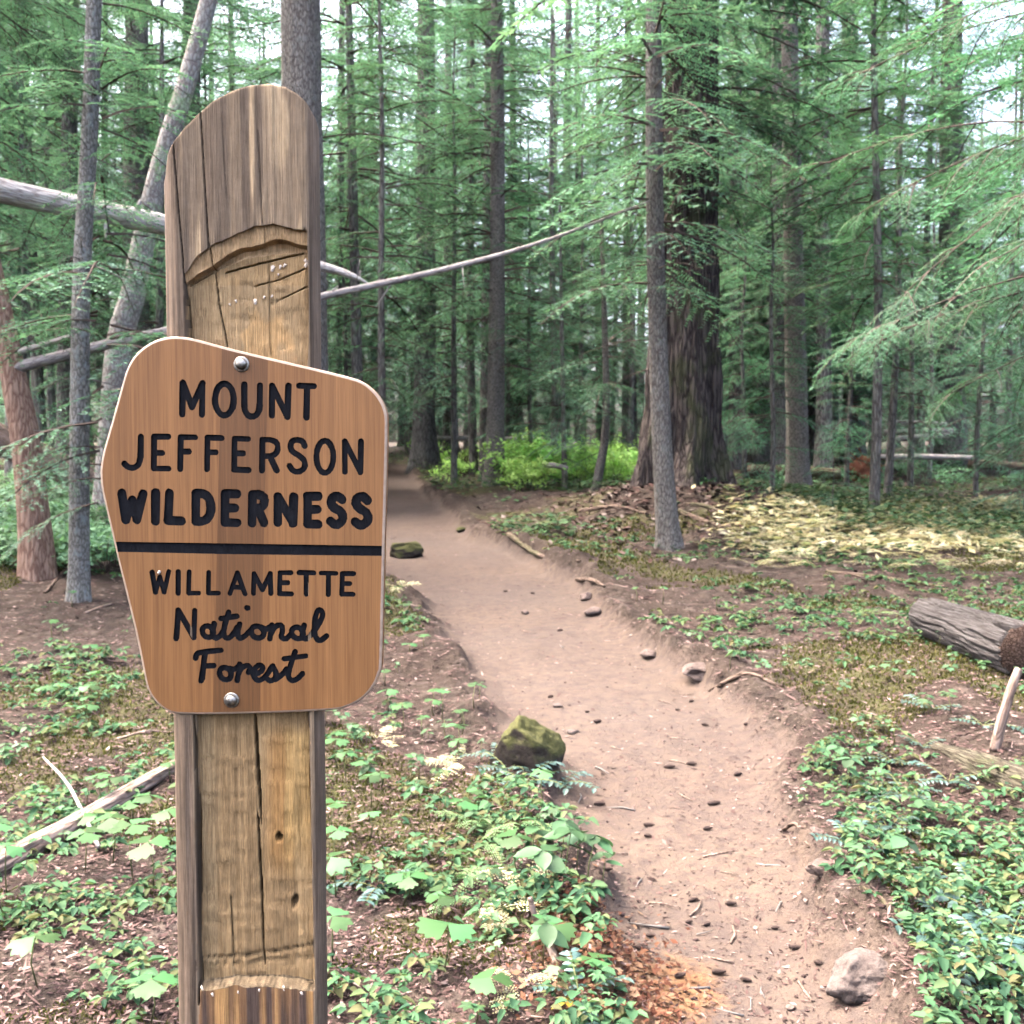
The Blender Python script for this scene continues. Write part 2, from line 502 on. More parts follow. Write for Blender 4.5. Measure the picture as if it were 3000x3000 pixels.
scal = 0.62 + 0.16 * np.sin((qx - 560) / 34.0) * np.sin((qx - 500) / 71.0)
t_top = np.where(qy < up_c, 0, 0.0055 + 0.0025 * np.clip(band / 0.6, 0, 1) + 0.013 * sstep(scal, scal + 0.12, band) - 0.0025 * sstep(0.9, 1.0, band))
t_bot = 1 - sstep(led - 3, led + 12, qy)
depth = np.minimum(t_top, 0.021 * t_bot + 0.0) * inx
depth = depth + 0.0015 * inx * (n2(PXX, PZ, 18, 44) + 0.8 * n2(PXX, PZ * 2.5, 45, 45)) * (qy > up_c) * (qy < led)
def line_d(pts, vert=True):
    p = np.array(pts, float)
    if vert: return np.abs(qx - np.interp(qy, p[:, 1], p[:, 0], left=-9999, right=-9999))
    return np.abs(qy - np.interp(qx, p[:, 0], p[:, 1], left=-9999, right=-9999))
def groove(d, w, dep): return dep * np.clip(1 - d / w, 0, 1) ** 0.5
crk = 0 * qx
cw = np.interp(qy, [2080, 2150, 2300, 2390, 2435], [3.6, 4.6, 5.2, 3.2, 0.1])
crk = np.maximum(crk, np.where((qy > 1900) & (qy < 2435), groove(line_d([(727, 1900), (729, 2090), (735, 2250), (741, 2360), (744, 2440)]), cw, 0.02), 0))
cw = np.interp(qy, [2395, 2450, 2600, 2750, 2850], [1.0, 3.0, 3.4, 2.4, 1.2])
crk = np.maximum(crk, np.where((qy > 2395) & (qy < 2850), groove(line_d([(734, 2390), (738, 2500), (742, 2650), (748, 2850)]), cw, 0.016), 0))
for pts, w, dep in (([(648, 2640), (653, 2760), (655, 2850)], 2.0, 0.006), ([(604, 325), (613, 520), (622, 700), (642, 900), (662, 1010)], 2.2, 0.006),
                    ([(770, 380), (777, 600), (788, 800), (786, 1000), (790, 1040)], 1.8, 0.003), ([(523, 420), (536, 600), (548, 760), (556, 1000)], 2.0, 0.007),
                    ([(556, 2080), (560, 2400), (558, 2950)], 3.2, 0.012), ([(897, 2080), (893, 2300), (905, 2900)], 2.6, 0.008), ([(668, 330), (672, 480), (680, 600)], 1.6, 0.0015)):
    crk = np.maximum(crk, groove(line_d(pts), w, dep))
for pts, w, dep in (([(660, 792), (760, 765), (890, 733)], 3.2, 0.006), ([(745, 833), (820, 812), (895, 780)], 2.6, 0.004), ([(775, 890), (840, 862), (900, 834)], 2.6, 0.004),
                    ([(556, 830), (640, 785)], 2.5, 0.004), ([(548, 2826), (640, 2822), (760, 2812), (905, 2784)], 4.0, 0.005), ([(550, 2846), (700, 2838), (900, 2826)], 2.6, 0.003)):
    crk = np.maximum(crk, groove(line_d(pts, False), w, dep))
hole = 0.014 * (1 - sstep(8, 13, np.hypot(qx - 798, (qy - 2466)))) + 0.007 * (1 - sstep(0.5, 1.0, np.hypot((qx - 842 - (2660 - qy) * 0.2) / 13, (qy - 2658) / 24)))
ridge = 0.0012 * n2(PXX * 1.0, PZ * 0.04, 160, 46) + 0.0012 * n2(PXX, PZ * 0.1, 60, 47)
PYY = PYY + np.where(fm, depth + crk + hole + ridge, 0)
# wood colour by zone: the wood itself differs (old grey skin, fresh cuts)
def C(*rgb): return np.array([((c / 255.0) ** 2.2) for c in rgb])
zc = np.zeros(qx.shape + (3,))
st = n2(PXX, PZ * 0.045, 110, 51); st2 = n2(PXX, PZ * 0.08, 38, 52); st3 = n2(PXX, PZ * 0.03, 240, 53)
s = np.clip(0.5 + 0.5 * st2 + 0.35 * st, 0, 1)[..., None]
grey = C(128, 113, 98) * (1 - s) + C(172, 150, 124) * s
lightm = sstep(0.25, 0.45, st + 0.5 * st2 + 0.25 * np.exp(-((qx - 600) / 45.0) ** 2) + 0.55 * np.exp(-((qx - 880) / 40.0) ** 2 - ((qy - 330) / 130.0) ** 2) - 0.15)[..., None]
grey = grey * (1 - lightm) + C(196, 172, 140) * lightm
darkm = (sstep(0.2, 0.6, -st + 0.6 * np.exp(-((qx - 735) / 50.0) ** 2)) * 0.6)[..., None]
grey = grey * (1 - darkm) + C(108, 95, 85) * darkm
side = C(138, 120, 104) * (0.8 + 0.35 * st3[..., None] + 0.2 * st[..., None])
s2 = np.clip(0.5 + 0.45 * st2 + 0.2 * st3, 0, 1)[..., None]
fresh = C(152, 126, 92) * (1 - s2) + C(190, 160, 118) * s2
wl = (sstep(740, 790, qx) * (1 - sstep(830, 850, qx)) * sstep(2100, 2200, qy) * (1 - sstep(2500, 2620, qy)))[..., None]
fresh = fresh * (1 - wl * .7) + C(176, 132, 78) * wl * .7
wr = (sstep(812, 822, qx + 6 * st) * (1 - sstep(885, 895, qx)) * sstep(2120, 2180, qy) * (1 - sstep(2400, 2640, qy)))[..., None]
fresh = fresh * (1 - wr * .8) + C(206, 170, 112) * wr * .8
wll = (sstep(560, 570, qx) * (1 - sstep(600, 615, qx)) * sstep(2080, 2100, qy))[..., None]
fresh = fresh * (1 - wll * .6) + C(176, 152, 116) * wll * .6
wo = (sstep(715, 725, qx + 8 * jit) * (1 - sstep(815, 850, qx + 12 * jit)) * sstep(905, 935, qy + 6 * jit))[..., None] * (qy < 1300)[..., None]
fresh = fresh * (1 - wo * .85) + C(218, 174, 116) * wo * .85
mid = ((qy > 830) & (qy < 1200))[..., None]
fresh = np.where(mid, fresh * 0.72 + C(188, 165, 132) * 0.28, fresh)
bandc = C(206, 172, 130)
w1 = sstep(0.05, 0.5, st + 0.4 * st2)[..., None]; w2 = sstep(0.1, 0.5, -st + .2 * st3)[..., None]
lowc = (C(140, 108, 80) * (1 - w1) + C(190, 148, 98) * w1) * (1 - w2) + C(98, 82, 74) * w2
ledc = C(160, 140, 112) * (0.8 + 0.5 * n2(PXX, PZ, 300, 58)[..., None])
inner = (inx > 0.5)[..., None]
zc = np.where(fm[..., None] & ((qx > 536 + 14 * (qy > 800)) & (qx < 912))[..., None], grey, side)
cutz = inner & (qy > up_c)[..., None] & (qy < led)[..., None]
zc = np.where(cutz, fresh, zc)
zc = np.where(inner & ((qy > up_c) & (band < 1))[..., None], bandc * (0.9 + 0.1 * st[..., None]), zc)
zc = np.where(inner & ((qy > led - 5) & (qy < led + 13))[..., None], ledc, zc)
zc = np.where(inner & (qy >= led + 13)[..., None], lowc, zc)
crackm = ((crk > 0.0045) | (hole > 0.004))[..., None]  # deep cracks and holes, where the colour is darkened
zc = np.where(crackm, zc * 0.35, zc)

def desat(c_, k=0.12):
    g_ = c_.mean(-1, keepdims=True)
    return c_ * (1 - k) + g_ * k

pv = np.stack([PXX, PYY, PZ], -1)
base = np.array([PXC, PY + 0.07, 0.0])
base[2] = on_ground(base[0], base[1])[2]
pv = pv - base
R_, NCc = len(vrow), NC
i, j = np.meshgrid(np.arange(R_ - 1), np.arange(NC), indexing='ij')
a = i * NC + j; b = i * NC + (j + 1) % NC
pf = np.stack([a, b, b + NC, a + NC], -1).reshape(-1, 4)
# sawn top: rings shrinking to the middle
topv = pv[-1]; cen = topv.mean(0)
V = [pv.reshape(-1, 3)]; Fq = [pf]; off = R_ * NC
prev = (R_ - 1) * NC
for k in (0.75, 0.5, 0.25, 0.02):
    ring = cen + (topv - cen) * k
    hx = np.interp(ring[:, 0] + base[0], arch_x, arch_z) - 0.35 * np.clip(ring[:, 1] + base[1] - PY - 0.02, 0, 1) - base[2]
    ring[:, 2] = hx + 0.0012 * vnoise(ring * 90, 5)
    V.append(ring)
    jj = np.arange(NC)
    Fq.append(np.stack([prev + jj, prev + (jj + 1) % NC, off + (jj + 1) % NC, off + jj], 1))
    prev = off; off += NC
pme = raw_mesh('log', np.concatenate(V), Fq, None, [np.ones(len(pf), bool)] + [np.ones(NC, bool)] * 4)
pme.shade_smooth()
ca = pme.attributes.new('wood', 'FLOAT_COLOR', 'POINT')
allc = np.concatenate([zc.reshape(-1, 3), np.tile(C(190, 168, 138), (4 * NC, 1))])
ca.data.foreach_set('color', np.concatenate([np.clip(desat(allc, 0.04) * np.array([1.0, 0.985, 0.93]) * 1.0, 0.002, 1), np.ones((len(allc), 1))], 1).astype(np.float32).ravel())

t = NT('post_wood')
P1 = t.pos((190, 190, 5)); P2 = t.pos((60, 60, 50)); P3 = t.pos((700, 700, 16))
g1 = t.noise(P1, 1.0, 6, 0.75); g2 = t.noise(P2, 1.0, 7, 0.75); g3 = t.noise(P3, 1.0, 4, 0.7)
c = t.mix(0.9, t.attr('wood', 'Color'), t.ramp(g1, [(0.3, (0.62, 0.60, 0.58)), (0.7, (1.12, 1.1, 1.08))]), 'MULTIPLY')
c = t.mix(0.55, c, t.ramp(g2, [(0.3, (0.72, 0.7, 0.68)), (0.62, (1.08, 1.08, 1.08))]), 'MULTIPLY')
c = t.mix(0.8, c, t.ramp(g3, [(0.38, (0.62, 0.6, 0.57)), (0.6, (1.12, 1.12, 1.12))]), 'MULTIPLY')
hh = t.math('ADD', t.math('MULTIPLY', g1, 0.8), t.math('ADD', t.math('MULTIPLY', g2, 0.5), t.math('MULTIPLY', g3, 0.4)))
M['post'] = t.surf(c, 0.85, t.bump(hh, 1.0, 0.005), 0.2)
M['chip'] = NT('torn_wood_fibre').surf((0.4896, 0.408, 0.3264), 0.9, None, 0.1)

post = link('sign_post', None, loc=base)
tag(post, 'thick hand hewn round timber post with rounded top and chiselled notch holding the sign', 'post')
link('log', pme, post, mats=[M['post']])
crng = np.random.default_rng(5)
chips = [(478, 893, 11), (690, 878, 9), (672, 888, 8), (748, 877, 14), (775, 868, 8), (798, 866, 7), (800, 780, 15), (822, 778, 10), (838, 772, 12), (905, 766, 18), (893, 760, 12), (815, 800, 8), (660, 690, 8),
         (632, 688, 16), (788, 930, 6), (738, 1005, 7), (820, 1010, 7), (890, 2430, 9), (875, 2580, 9), (880, 2585, 8), (640, 2390, 10), (700, 2320, 11), (690, 2470, 10), (610, 2610, 9), (640, 2660, 8), (865, 2740, 9), (800, 2700, 8),
         (590, 2890, 10), (880, 2900, 13), (620, 2905, 12), (700, 2896, 12), (760, 2893, 10), (830, 2890, 11)]
for (cx, cy_, s_) in chips:
    if cx < 550 or (2300 < cy_ < 2880) or 920 < cy_ < 1100: continue
    s_ = s_ * 1.25
    fy = PY + (0.0205 if 740 < cy_ < 2875 else 0.004) - 0.001
    p = at(cx, cy_, fy) - base
    L = s_ / F * 1.4
    w = L * 0.35
    q = crng.uniform(-0.6, 0.6)
    e = np.array([math.sin(q), -0.35, -math.cos(q)]); e /= np.linalg.norm(e)
    sd_ = np.array([math.cos(q), 0, math.sin(q)])
    bv = np.array([-sd_ * w, sd_ * w * .9, e * L + sd_ * w * .5, e * L * .9 - sd_ * w * .6, [0, 0.001, 0.002], e * L * .6 + np.array([0, -0.002, 0])])
    me = MB().add(bv, [[0, 1, 5], [1, 2, 5], [2, 3, 5], [3, 0, 5], [0, 4, 1], [1, 4, 2], [2, 4, 3], [3, 4, 0]]).mesh('splinter')
    link('splinter', me, post, loc=p, mats=[M['chip']])

# ================================================================ sign board
SY = 1.3985                               # front face of the board (the board sits in the notch)
TH = 0.0205
def cs(x, y): return (250 + x * 0.62112, 950 + y * 0.62112)
def sg(x, y):                             # drawing coordinates -> sign plane (world x, z)
    px, py = cs(x, y)
    p = at(px, py, SY)
    return (p[0], p[2])
out_pts = [(68, 690), (80, 610), (125, 450), (175, 270), (195, 208), (225, 155), (270, 110), (330, 75), (400, 58), (470, 60), (530, 72), (700, 117), (900, 165), (1100, 212), (1250, 250), (1310, 272), (1360, 310), (1395, 355), (1418, 410), (1424, 480), (1420, 700), (1412, 1000), (1405, 1300), (1397, 1600), (1388, 1645), (1370, 1692), (1335, 1742), (1290, 1780), (1230, 1808), (1160, 1822), (900, 1835), (600, 1842), (440, 1840), (390, 1828), (350, 1802), (320, 1770), (295, 1730), (280, 1680), (240, 1480), (190, 1270), (150, 1110), (125, 1000), (90, 850), (72, 760)]
o2 = np.array([sg(*p) for p in out_pts])
o2 = smooth_line(np.concatenate([o2, o2[:1]]), 240)[:-1]
scen = o2.mean(0)
def inset(poly, d):
    e = np.roll(poly, -1, 0) - np.roll(poly, 1, 0)
    n = np.stack([-e[:, 1], e[:, 0]], 1); n /= np.linalg.norm(n, axis=1, keepdims=True)
    if ((scen - poly) * n).sum() < 0: n = -n
    return poly + n * d
def arc(cx, cy_, rx, ry, a0, a1, n=14, tilt=0.0):
    pts = []
    for a in np.linspace(math.radians(a0), math.radians(a1), n):
        x, y = rx * math.cos(a), -ry * math.sin(a)
        pts.append((cx + x - tilt * y, cy_ + y))
    return pts
def ell(cx, cy_, rx, ry, tilt=0.0): return arc(cx, cy_, rx, ry, 90, 450, 22, tilt)
def crv(*p, n=16): return [tuple(q) for q in smooth_line(p, n)]
TEXT = {
 'MOUNT': (30, [[(457, 424), (460, 276), (503, 390), (553, 278), (550, 427)], ell(656, 355, 44, 75), [(750, 285), (750, 380)] + arc(786, 388, 36, 48, 180, 360, 10) + [(822, 380), (824, 288)],
        [(880, 430), (881, 290), (953, 437), (958, 290)], [(1008, 290), (1078, 292)], [(1046, 292), (1043, 440)]]),
 'JEFFERSON': (28, [[(262, 530), (260, 628)] + crv((260, 628), (250, 662), (226, 677), (200, 672), (184, 657), n=10), [(391, 530), (325, 530), (323, 680), (393, 681)], [(325, 607), (363, 607)],
        [(518, 533), (450, 532), (448, 683)], [(450, 600), (488, 600)], [(643, 537), (576, 535), (574, 684)], [(576, 604), (615, 604)],
        [(768, 541), (704, 540), (702, 686), (770, 688)], [(704, 609), (744, 609)], [(833, 690), (835, 545), (872, 545)] + crv((872, 545), (900, 556), (908, 584), (896, 612), (868, 622), n=10) + [(835, 622)], [(870, 622), (903, 690)],
        crv((1035, 574), (1024, 553), (1000, 545), (976, 552), (968, 575), (978, 600), (1005, 618), (1030, 640), (1036, 666), (1022, 688), (998, 696), (976, 687), (964, 668), n=34), ell(1130, 625, 40, 76), [(1224, 696), (1224, 552), (1297, 698), (1300, 552)]]),
 'WILDERNESS': (43, [[(172, 797), (192, 922), (222, 828), (243, 922), (272, 800)], [(332, 795), (331, 928)], [(396, 797), (391, 926), (453, 928)], [(522, 800), (521, 930)] + crv((521, 930), (560, 927), (586, 900), (592, 862), (583, 822), (556, 800), (522, 798), n=20),
        [(714, 799), (660, 799), (658, 935), (716, 936)], [(660, 866), (704, 866)], [(786, 938), (788, 803), (815, 803)] + crv((815, 803), (840, 814), (845, 838), (834, 860), (810, 868), n=8) + [(790, 868)], [(815, 870), (842, 937)],
        [(908, 936), (908, 812), (979, 938), (983, 814)], [(1098, 811), (1048, 811), (1048, 942), (1098, 943)], [(1048, 873), (1093, 873)],
        crv((1212, 829), (1190, 811), (1166, 820), (1160, 845), (1178, 868), (1205, 885), (1215, 915), (1200, 938), (1177, 944), (1157, 929), n=30), crv((1330, 831), (1308, 812), (1283, 822), (1277, 846), (1296, 870), (1323, 887), (1333, 917), (1318, 941), (1293, 947), (1273, 931), n=30)]),
 'WILLAMETTE': (24, [[(315, 1169), (331, 1264), (352, 1192), (372, 1264), (394, 1166)], [(438, 1167), (438, 1268)], [(490, 1168), (487, 1268), (535, 1268)], [(582, 1170), (580, 1268), (628, 1268)], [(682, 1270), (717, 1172), (754, 1272)], [(694, 1240), (742, 1241)],
        [(793, 1270), (796, 1176), (835, 1252), (872, 1176), (875, 1270)], [(970, 1172), (918, 1172), (916, 1271), (972, 1272)], [(918, 1219), (955, 1219)], [(1008, 1172), (1077, 1173)], [(1042, 1172), (1042, 1273)], [(1112, 1174), (1182, 1175)], [(1147, 1175), (1146, 1275)],
        [(1265, 1176), (1212, 1176), (1210, 1273), (1263, 1274)], [(1212, 1223), (1248, 1223)]]),
 'National': (27, [[(428, 1483), (438, 1348), (512, 1478), (516, 1350)], [(430, 1480), (440, 1352), (511, 1474)], ell(578, 1450, 26, 27, -0.15), crv((608, 1412), (600, 1455), (612, 1480), (634, 1470), (650, 1448), n=10), crv((676, 1358), (655, 1430), (655, 1470), (676, 1480), (700, 1458), (716, 1430), n=14), [(640, 1388), (714, 1377)],
        crv((728, 1414), (718, 1455), (726, 1480), (750, 1472), (775, 1448), n=10), [(762, 1338), (766, 1338)], ell(812, 1452, 30, 28, -0.15), crv((830, 1428), (852, 1438), (874, 1424), n=6), [(880, 1418), (870, 1484)], crv((874, 1462), (896, 1426), (924, 1420), (930, 1446), (924, 1474), (946, 1484), (968, 1462), n=14),
        ell(1000, 1456, 27, 27, -0.15), crv((1032, 1420), (1024, 1462), (1034, 1484), (1054, 1476), (1090, 1432), (1118, 1380), (1114, 1352), (1096, 1352), (1084, 1388), (1080, 1446), (1092, 1484), (1112, 1490), (1138, 1470), n=34)]),
 'Forest': (27, [[(566, 1548), (546, 1682)], crv((520, 1574), (528, 1554), (560, 1545), (640, 1538), n=10), [(556, 1612), (606, 1610)], [(562, 1560), (552, 1670)], ell(660, 1648, 27, 29, -0.15), crv((682, 1622), (702, 1628), (722, 1612), n=6), crv((728, 1604), (724, 1640), (716, 1680), n=6), crv((722, 1650), (738, 1620), (764, 1610), (776, 1622), (770, 1642), n=10),
        crv((792, 1652), (826, 1640), (836, 1618), (818, 1608), (798, 1628), (796, 1662), (816, 1680), (846, 1664), (884, 1612), n=24), crv((884, 1612), (898, 1640), (896, 1668), (874, 1682), (856, 1672), n=10), crv((896, 1676), (930, 1650), (950, 1626), n=6), crv((990, 1544), (964, 1620), (958, 1660), (974, 1680), (1000, 1672), (1024, 1648), n=14), [(938, 1578), (1040, 1564)]]),
}
cv, cf, ctag = [], [], []
def add_poly(pts, tg):
    k = len(cv)
    pts = np.array(pts)
    ar = 0.5 * np.sum(pts[:, 0] * np.roll(pts[:, 1], -1) - np.roll(pts[:, 0], -1) * pts[:, 1])
    if ar < 0: pts = pts[::-1]
    for p in pts: cv.append(Vector((p[0], p[1])))
    cf.append(list(range(k, k + len(pts)))); ctag.append(tg)
face2 = inset(o2, 0.0035)
add_poly(face2, ('board', 0))
UPX = 0.62112 / F * SY                     # drawing unit in metres
def capsule(a, b, w, tg):
    a = np.array(sg(*a)); b = np.array(sg(*b)); r = 0.5 * w * UPX
    d = b - a; L = np.linalg.norm(d)
    an = math.atan2(d[1], d[0]) if L > 1e-7 else 0.0
    pts = [b + r * np.array([math.cos(an + q), math.sin(an + q)]) for q in np.linspace(-math.pi / 2, math.pi / 2, 8)] + [a + r * np.array([math.cos(an + q), math.sin(an + q)]) for q in np.linspace(math.pi / 2, 1.5 * math.pi, 8)]
    pts = [p + jrng.normal(0, r * 0.035, 2) for p in pts]
    add_poly(pts, tg)
jrng = np.random.default_rng(3)
for word, (w, strokes) in TEXT.items():
    for s_ in strokes:
        for a_, b_ in zip(s_[:-1], s_[1:]):
            wob = 1 + 0.05 * math.sin(a_[0] * 1.7 + a_[1])
            capsule(a_, b_, w * wob, ('letter', word))
add_poly([sg(*p) for p in ((40, 1024), (700, 1034), (1450, 1046), (1450, 1093), (700, 1085), (40, 1071))], ('letter', 'band'))
def in_poly(p): return poly_sd(np.array([p[0]]), np.array([p[1]]), face2)[0]
lines = [(648, 598), (868, 820), (1135, 1088)]
xs = [(-300, -300)] + lines + [(1800, 1800)]
for k in range(4):
    (a0, a1), (b0, b1) = xs[k], xs[k + 1]
    add_poly([sg(a0, -60), sg(b0, -60), sg(b1, 1960), sg(a1, 1960)], ('stave', k))
# a loose lattice of points keeps the triangles even
r_v, r_e, r_f, _, _, r_of = delaunay_2d_cdt(cv, [], cf, 2, 1e-6, True)
sb = np.array([scen[0], SY, o2[:, 1].min()])
rv = np.array([(p[0], SY, p[1]) for p in r_v]) - sb
stv = {k: [] for k in range(4)}
letf = {}
for f_, of_ in zip(r_f, r_of):
    tg = [ctag[q] for q in of_]
    if ('board', 0) not in tg: continue
    st_ = [q[1] for q in tg if q[0] == 'stave']
    lt_ = [q[1] for q in tg if q[0] == 'letter']
    f_ = list(f_)
    if lt_: letf.setdefault(lt_[0], []).append(f_)
    else: stv[st_[0] if st_ else 0].append(f_)

t = NT('sign_wood')
oi = t.n("ObjectInfo")
P1 = t.pos((190, 190, 3.2)); P2 = t.pos((30, 30, 2.0)); P3 = t.pos((600, 600, 9))
g1 = t.noise(P1, 1, 4, 0.6); g2 = t.noise(P2, 1, 4, 0.6); g3 = t.noise(P3, 1, 3, 0.6)
c = t.ramp(t.attr('tone'), [(0.0, (0.1667, 0.07707, 0.02701)), (0.5, (0.2485, 0.1153, 0.0389)), (1.0, (0.2981, 0.1441, 0.05132))])
c = t.mix(0.75, c, t.ramp(g1, [(0.32, (0.72, 0.68, 0.64)), (0.68, (1.1, 1.1, 1.08))]), 'MULTIPLY')
c = t.mix(0.65, c, t.ramp(g2, [(0.3, (0.72, 0.68, 0.66)), (0.7, (1.12, 1.1, 1.08))]), 'MULTIPLY')
c = t.mix(0.45, c, t.ramp(g3, [(0.36, (0.62, 0.56, 0.5)), (0.52, (1.05, 1.05, 1.05))]), 'MULTIPLY')
M['sign'] = t.surf(c, 0.48, t.bump(t.math('ADD', g1, g3), 0.25, 0.001), 0.35)
t = NT('sign_edge_lit_wood')
g1 = t.noise(t.pos((90, 90, 90)), 1, 4, 0.6)
M['sign_edge_lit'] = t.surf(t.ramp(g1, [(0.3, (0.324, 0.228, 0.156)), (0.7, (0.456, 0.336, 0.24))]), 0.5, None, 0.35)  # paler bevel: sky light caught by the edge, put into its colour
t = NT('routed_black_paint')
g1 = t.noise(t.pos((160, 160, 60)), 1, 5, 0.7)
M['ink'] = t.surf(t.ramp(g1, [(0.3, (0.003, 0.003, 0.004)), (0.7, (0.010, 0.0105, 0.013))]), 0.75, t.bump(g1, 0.6, 0.002), 0.12)
t = NT('bolt_steel')
g1 = t.noise(t.pos((120, 120, 120)), 1, 4, 0.6)
M['steel'] = t.surf(t.ramp(g1, [(0.3, (0.20, 0.17, 0.13)), (0.7, (0.42, 0.39, 0.34))]), 0.42, t.bump(g1, 0.3, 0.001), 0.5, Metallic=0.85)

sign = link('trail_sign', None, loc=sb)
tag(sign, 'angular brown wooden wilderness boundary sign with black routed letters bolted to the post', 'sign')
def compact(V, faces):
    used = sorted({q for f_ in faces for q in f_}); mp = {q: k for k, q in enumerate(used)}
    return V[used], [[mp[q] for q in f_] for f_ in faces]
def stave_of(x, z):
    # lines lean with the board
    zz0, zz1 = sg(0, -60)[1], sg(0, 1960)[1]
    k = 0
    for a0, a1 in lines:
        xa, xb = sg(a0, -60)[0], sg(a1, 1960)[0]
        fr = (z - zz0) / (zz1 - zz0)
        if x > xa + (xb - xa) * fr: k += 1
    return k
n_o = len(o2)
rim = {k: [] for k in range(4)}
prof = [(face2, 0.0), (inset(o2, 0.0013), 0.0009), (o2, 0.0032), (o2, TH - 0.002), (inset(o2, 0.002), TH)]
rimV = np.concatenate([np.stack([p[:, 0], np.full(n_o, SY + d), p[:, 1]], 1) for p, d in prof]) - sb
for q in range(n_o):
    q2 = (q + 1) % n_o
    m_ = (o2[q] + o2[q2]) / 2
    k = stave_of(*m_)
    for lv in range(len(prof) - 1):
        rim[k].append((lv, [lv * n_o + q, lv * n_o + q2, (lv + 1) * n_o + q2, (lv + 1) * n_o + q]))
tones = [0.66, 0.0, 0.6, 0.85]
for k in range(4):
    V1, F1 = compact(rv, stv[k])
    V2, F2 = compact(rimV, [r[1] for r in rim[k]])
    me = bpy.data.meshes.new('stave')
    me.from_pydata([tuple(p) for p in V1] + [tuple(p) for p in V2], [], F1 + [[q + len(V1) for q in f_] for f_ in F2])
    mi = [0] * len(F1) + [1 if r[0] < 2 else 0 for r in rim[k]]
    me.polygons.foreach_set('material_index', np.array(mi, np.int32))
    an = me.attributes.new('tone', 'FLOAT', 'POINT')
    an.data.foreach_set('value', np.full(len(me.vertices), tones[k], np.float32))
    link('stave', me, sign, mats=[M['sign'], M['sign_edge_lit']])
# back plate
bk = MB(); bp = rimV[(len(prof) - 1) * n_o:]
bk.add(np.concatenate([bp, [bp.mean(0)]]), [[q, (q + 1) % n_o, n_o] for q in range(n_o)])
me = bk.mesh('back'); an = me.attributes.new('tone', 'FLOAT', 'POINT'); an.data.foreach_set('value', np.full(len(me.vertices), 0.4, np.float32))
link('board_back', me, sign, mats=[M['sign']])
DEP = 0.0034
allet = set()
for word, faces in letf.items():
    cnt = {}
    for f_ in faces:
        for a_, b_ in zip(f_, f_[1:] + f_[:1]):
            cnt[(a_, b_)] = cnt.get((a_, b_), 0) + 1
    walls = [(a_, b_) for (a_, b_) in cnt if (b_, a_) not in cnt]
    used = sorted({q for f_ in faces for q in f_}); mp = {q: k for k, q in enumerate(used)}
    n_ = len(used)
    top = rv[used]; bot = top + np.array([0, DEP, 0])
    # the groove floor dishes a little
    FF = [[mp[q] + n_ for q in f_] for f_ in faces] + [[mp[b_], mp[a_], mp[a_] + n_, mp[b_] + n_] for a_, b_ in walls]
    me = bpy.data.meshes.new('word')
    me.from_pydata([tuple(p) for p in top] + [tuple(p) for p in bot], [], FF)
    o = link('divider_line' if word == 'band' else 'lettering', me, sign, mats=[M['ink']])
    o['label'] = 'black routed line across the sign' if word == 'band' else 'black routed word ' + word
def bolt(px, py):
    c0 = np.array([*sg(px, py)])
    root = np.array([c0[0], SY, c0[1]]) - sb
    pr = [(0.0105, 0.0), (0.0105, -0.0012), (0.0098, -0.0017), (0.0066, -0.0018)]
    hd = [(0.0078, -0.0017), (0.0078, -0.0032), (0.0070, -0.0052), (0.0050, -0.0068), (0.0026, -0.0075), (0.0002, -0.0077)]
    def lathe(pr, n=28):
        th = np.arange(n) * 2 * math.pi / n
        V = np.concatenate([np.stack([r * np.cos(th), np.full(n, y), r * np.sin(th)], 1) for r, y in pr])
        i, j = np.meshgrid(np.arange(len(pr) - 1), np.arange(n), indexing='ij')
        return V, np.stack([i * n + j, i * n + (j + 1) % n, (i + 1) * n + (j + 1) % n, (i + 1) * n + j], -1).reshape(-1, 4)
    b_ = link('bolt', MB().add(*lathe(hd), 0, True).mesh('bolt'), sign, loc=root, mats=[M['steel']])
    link('washer', MB().add(*lathe(pr), 0, True).mesh('washer'), b_, mats=[M['steel']])
bolt(737, 188); bolt(690, 1772)
vv, ff = tube_arrays([(0, 0, 0), (0, -0.002, -0.001), (0, -0.003, -0.004)], [0.002, 0.0024, 0.0006], 8)
link('resin_bead', MB().add(vv, ff, 0, True).mesh('resin_bead'), sign, loc=np.array([sg(350, 1166)[0], SY, sg(350, 1166)[1]]) - sb, mats=[M['chip']])

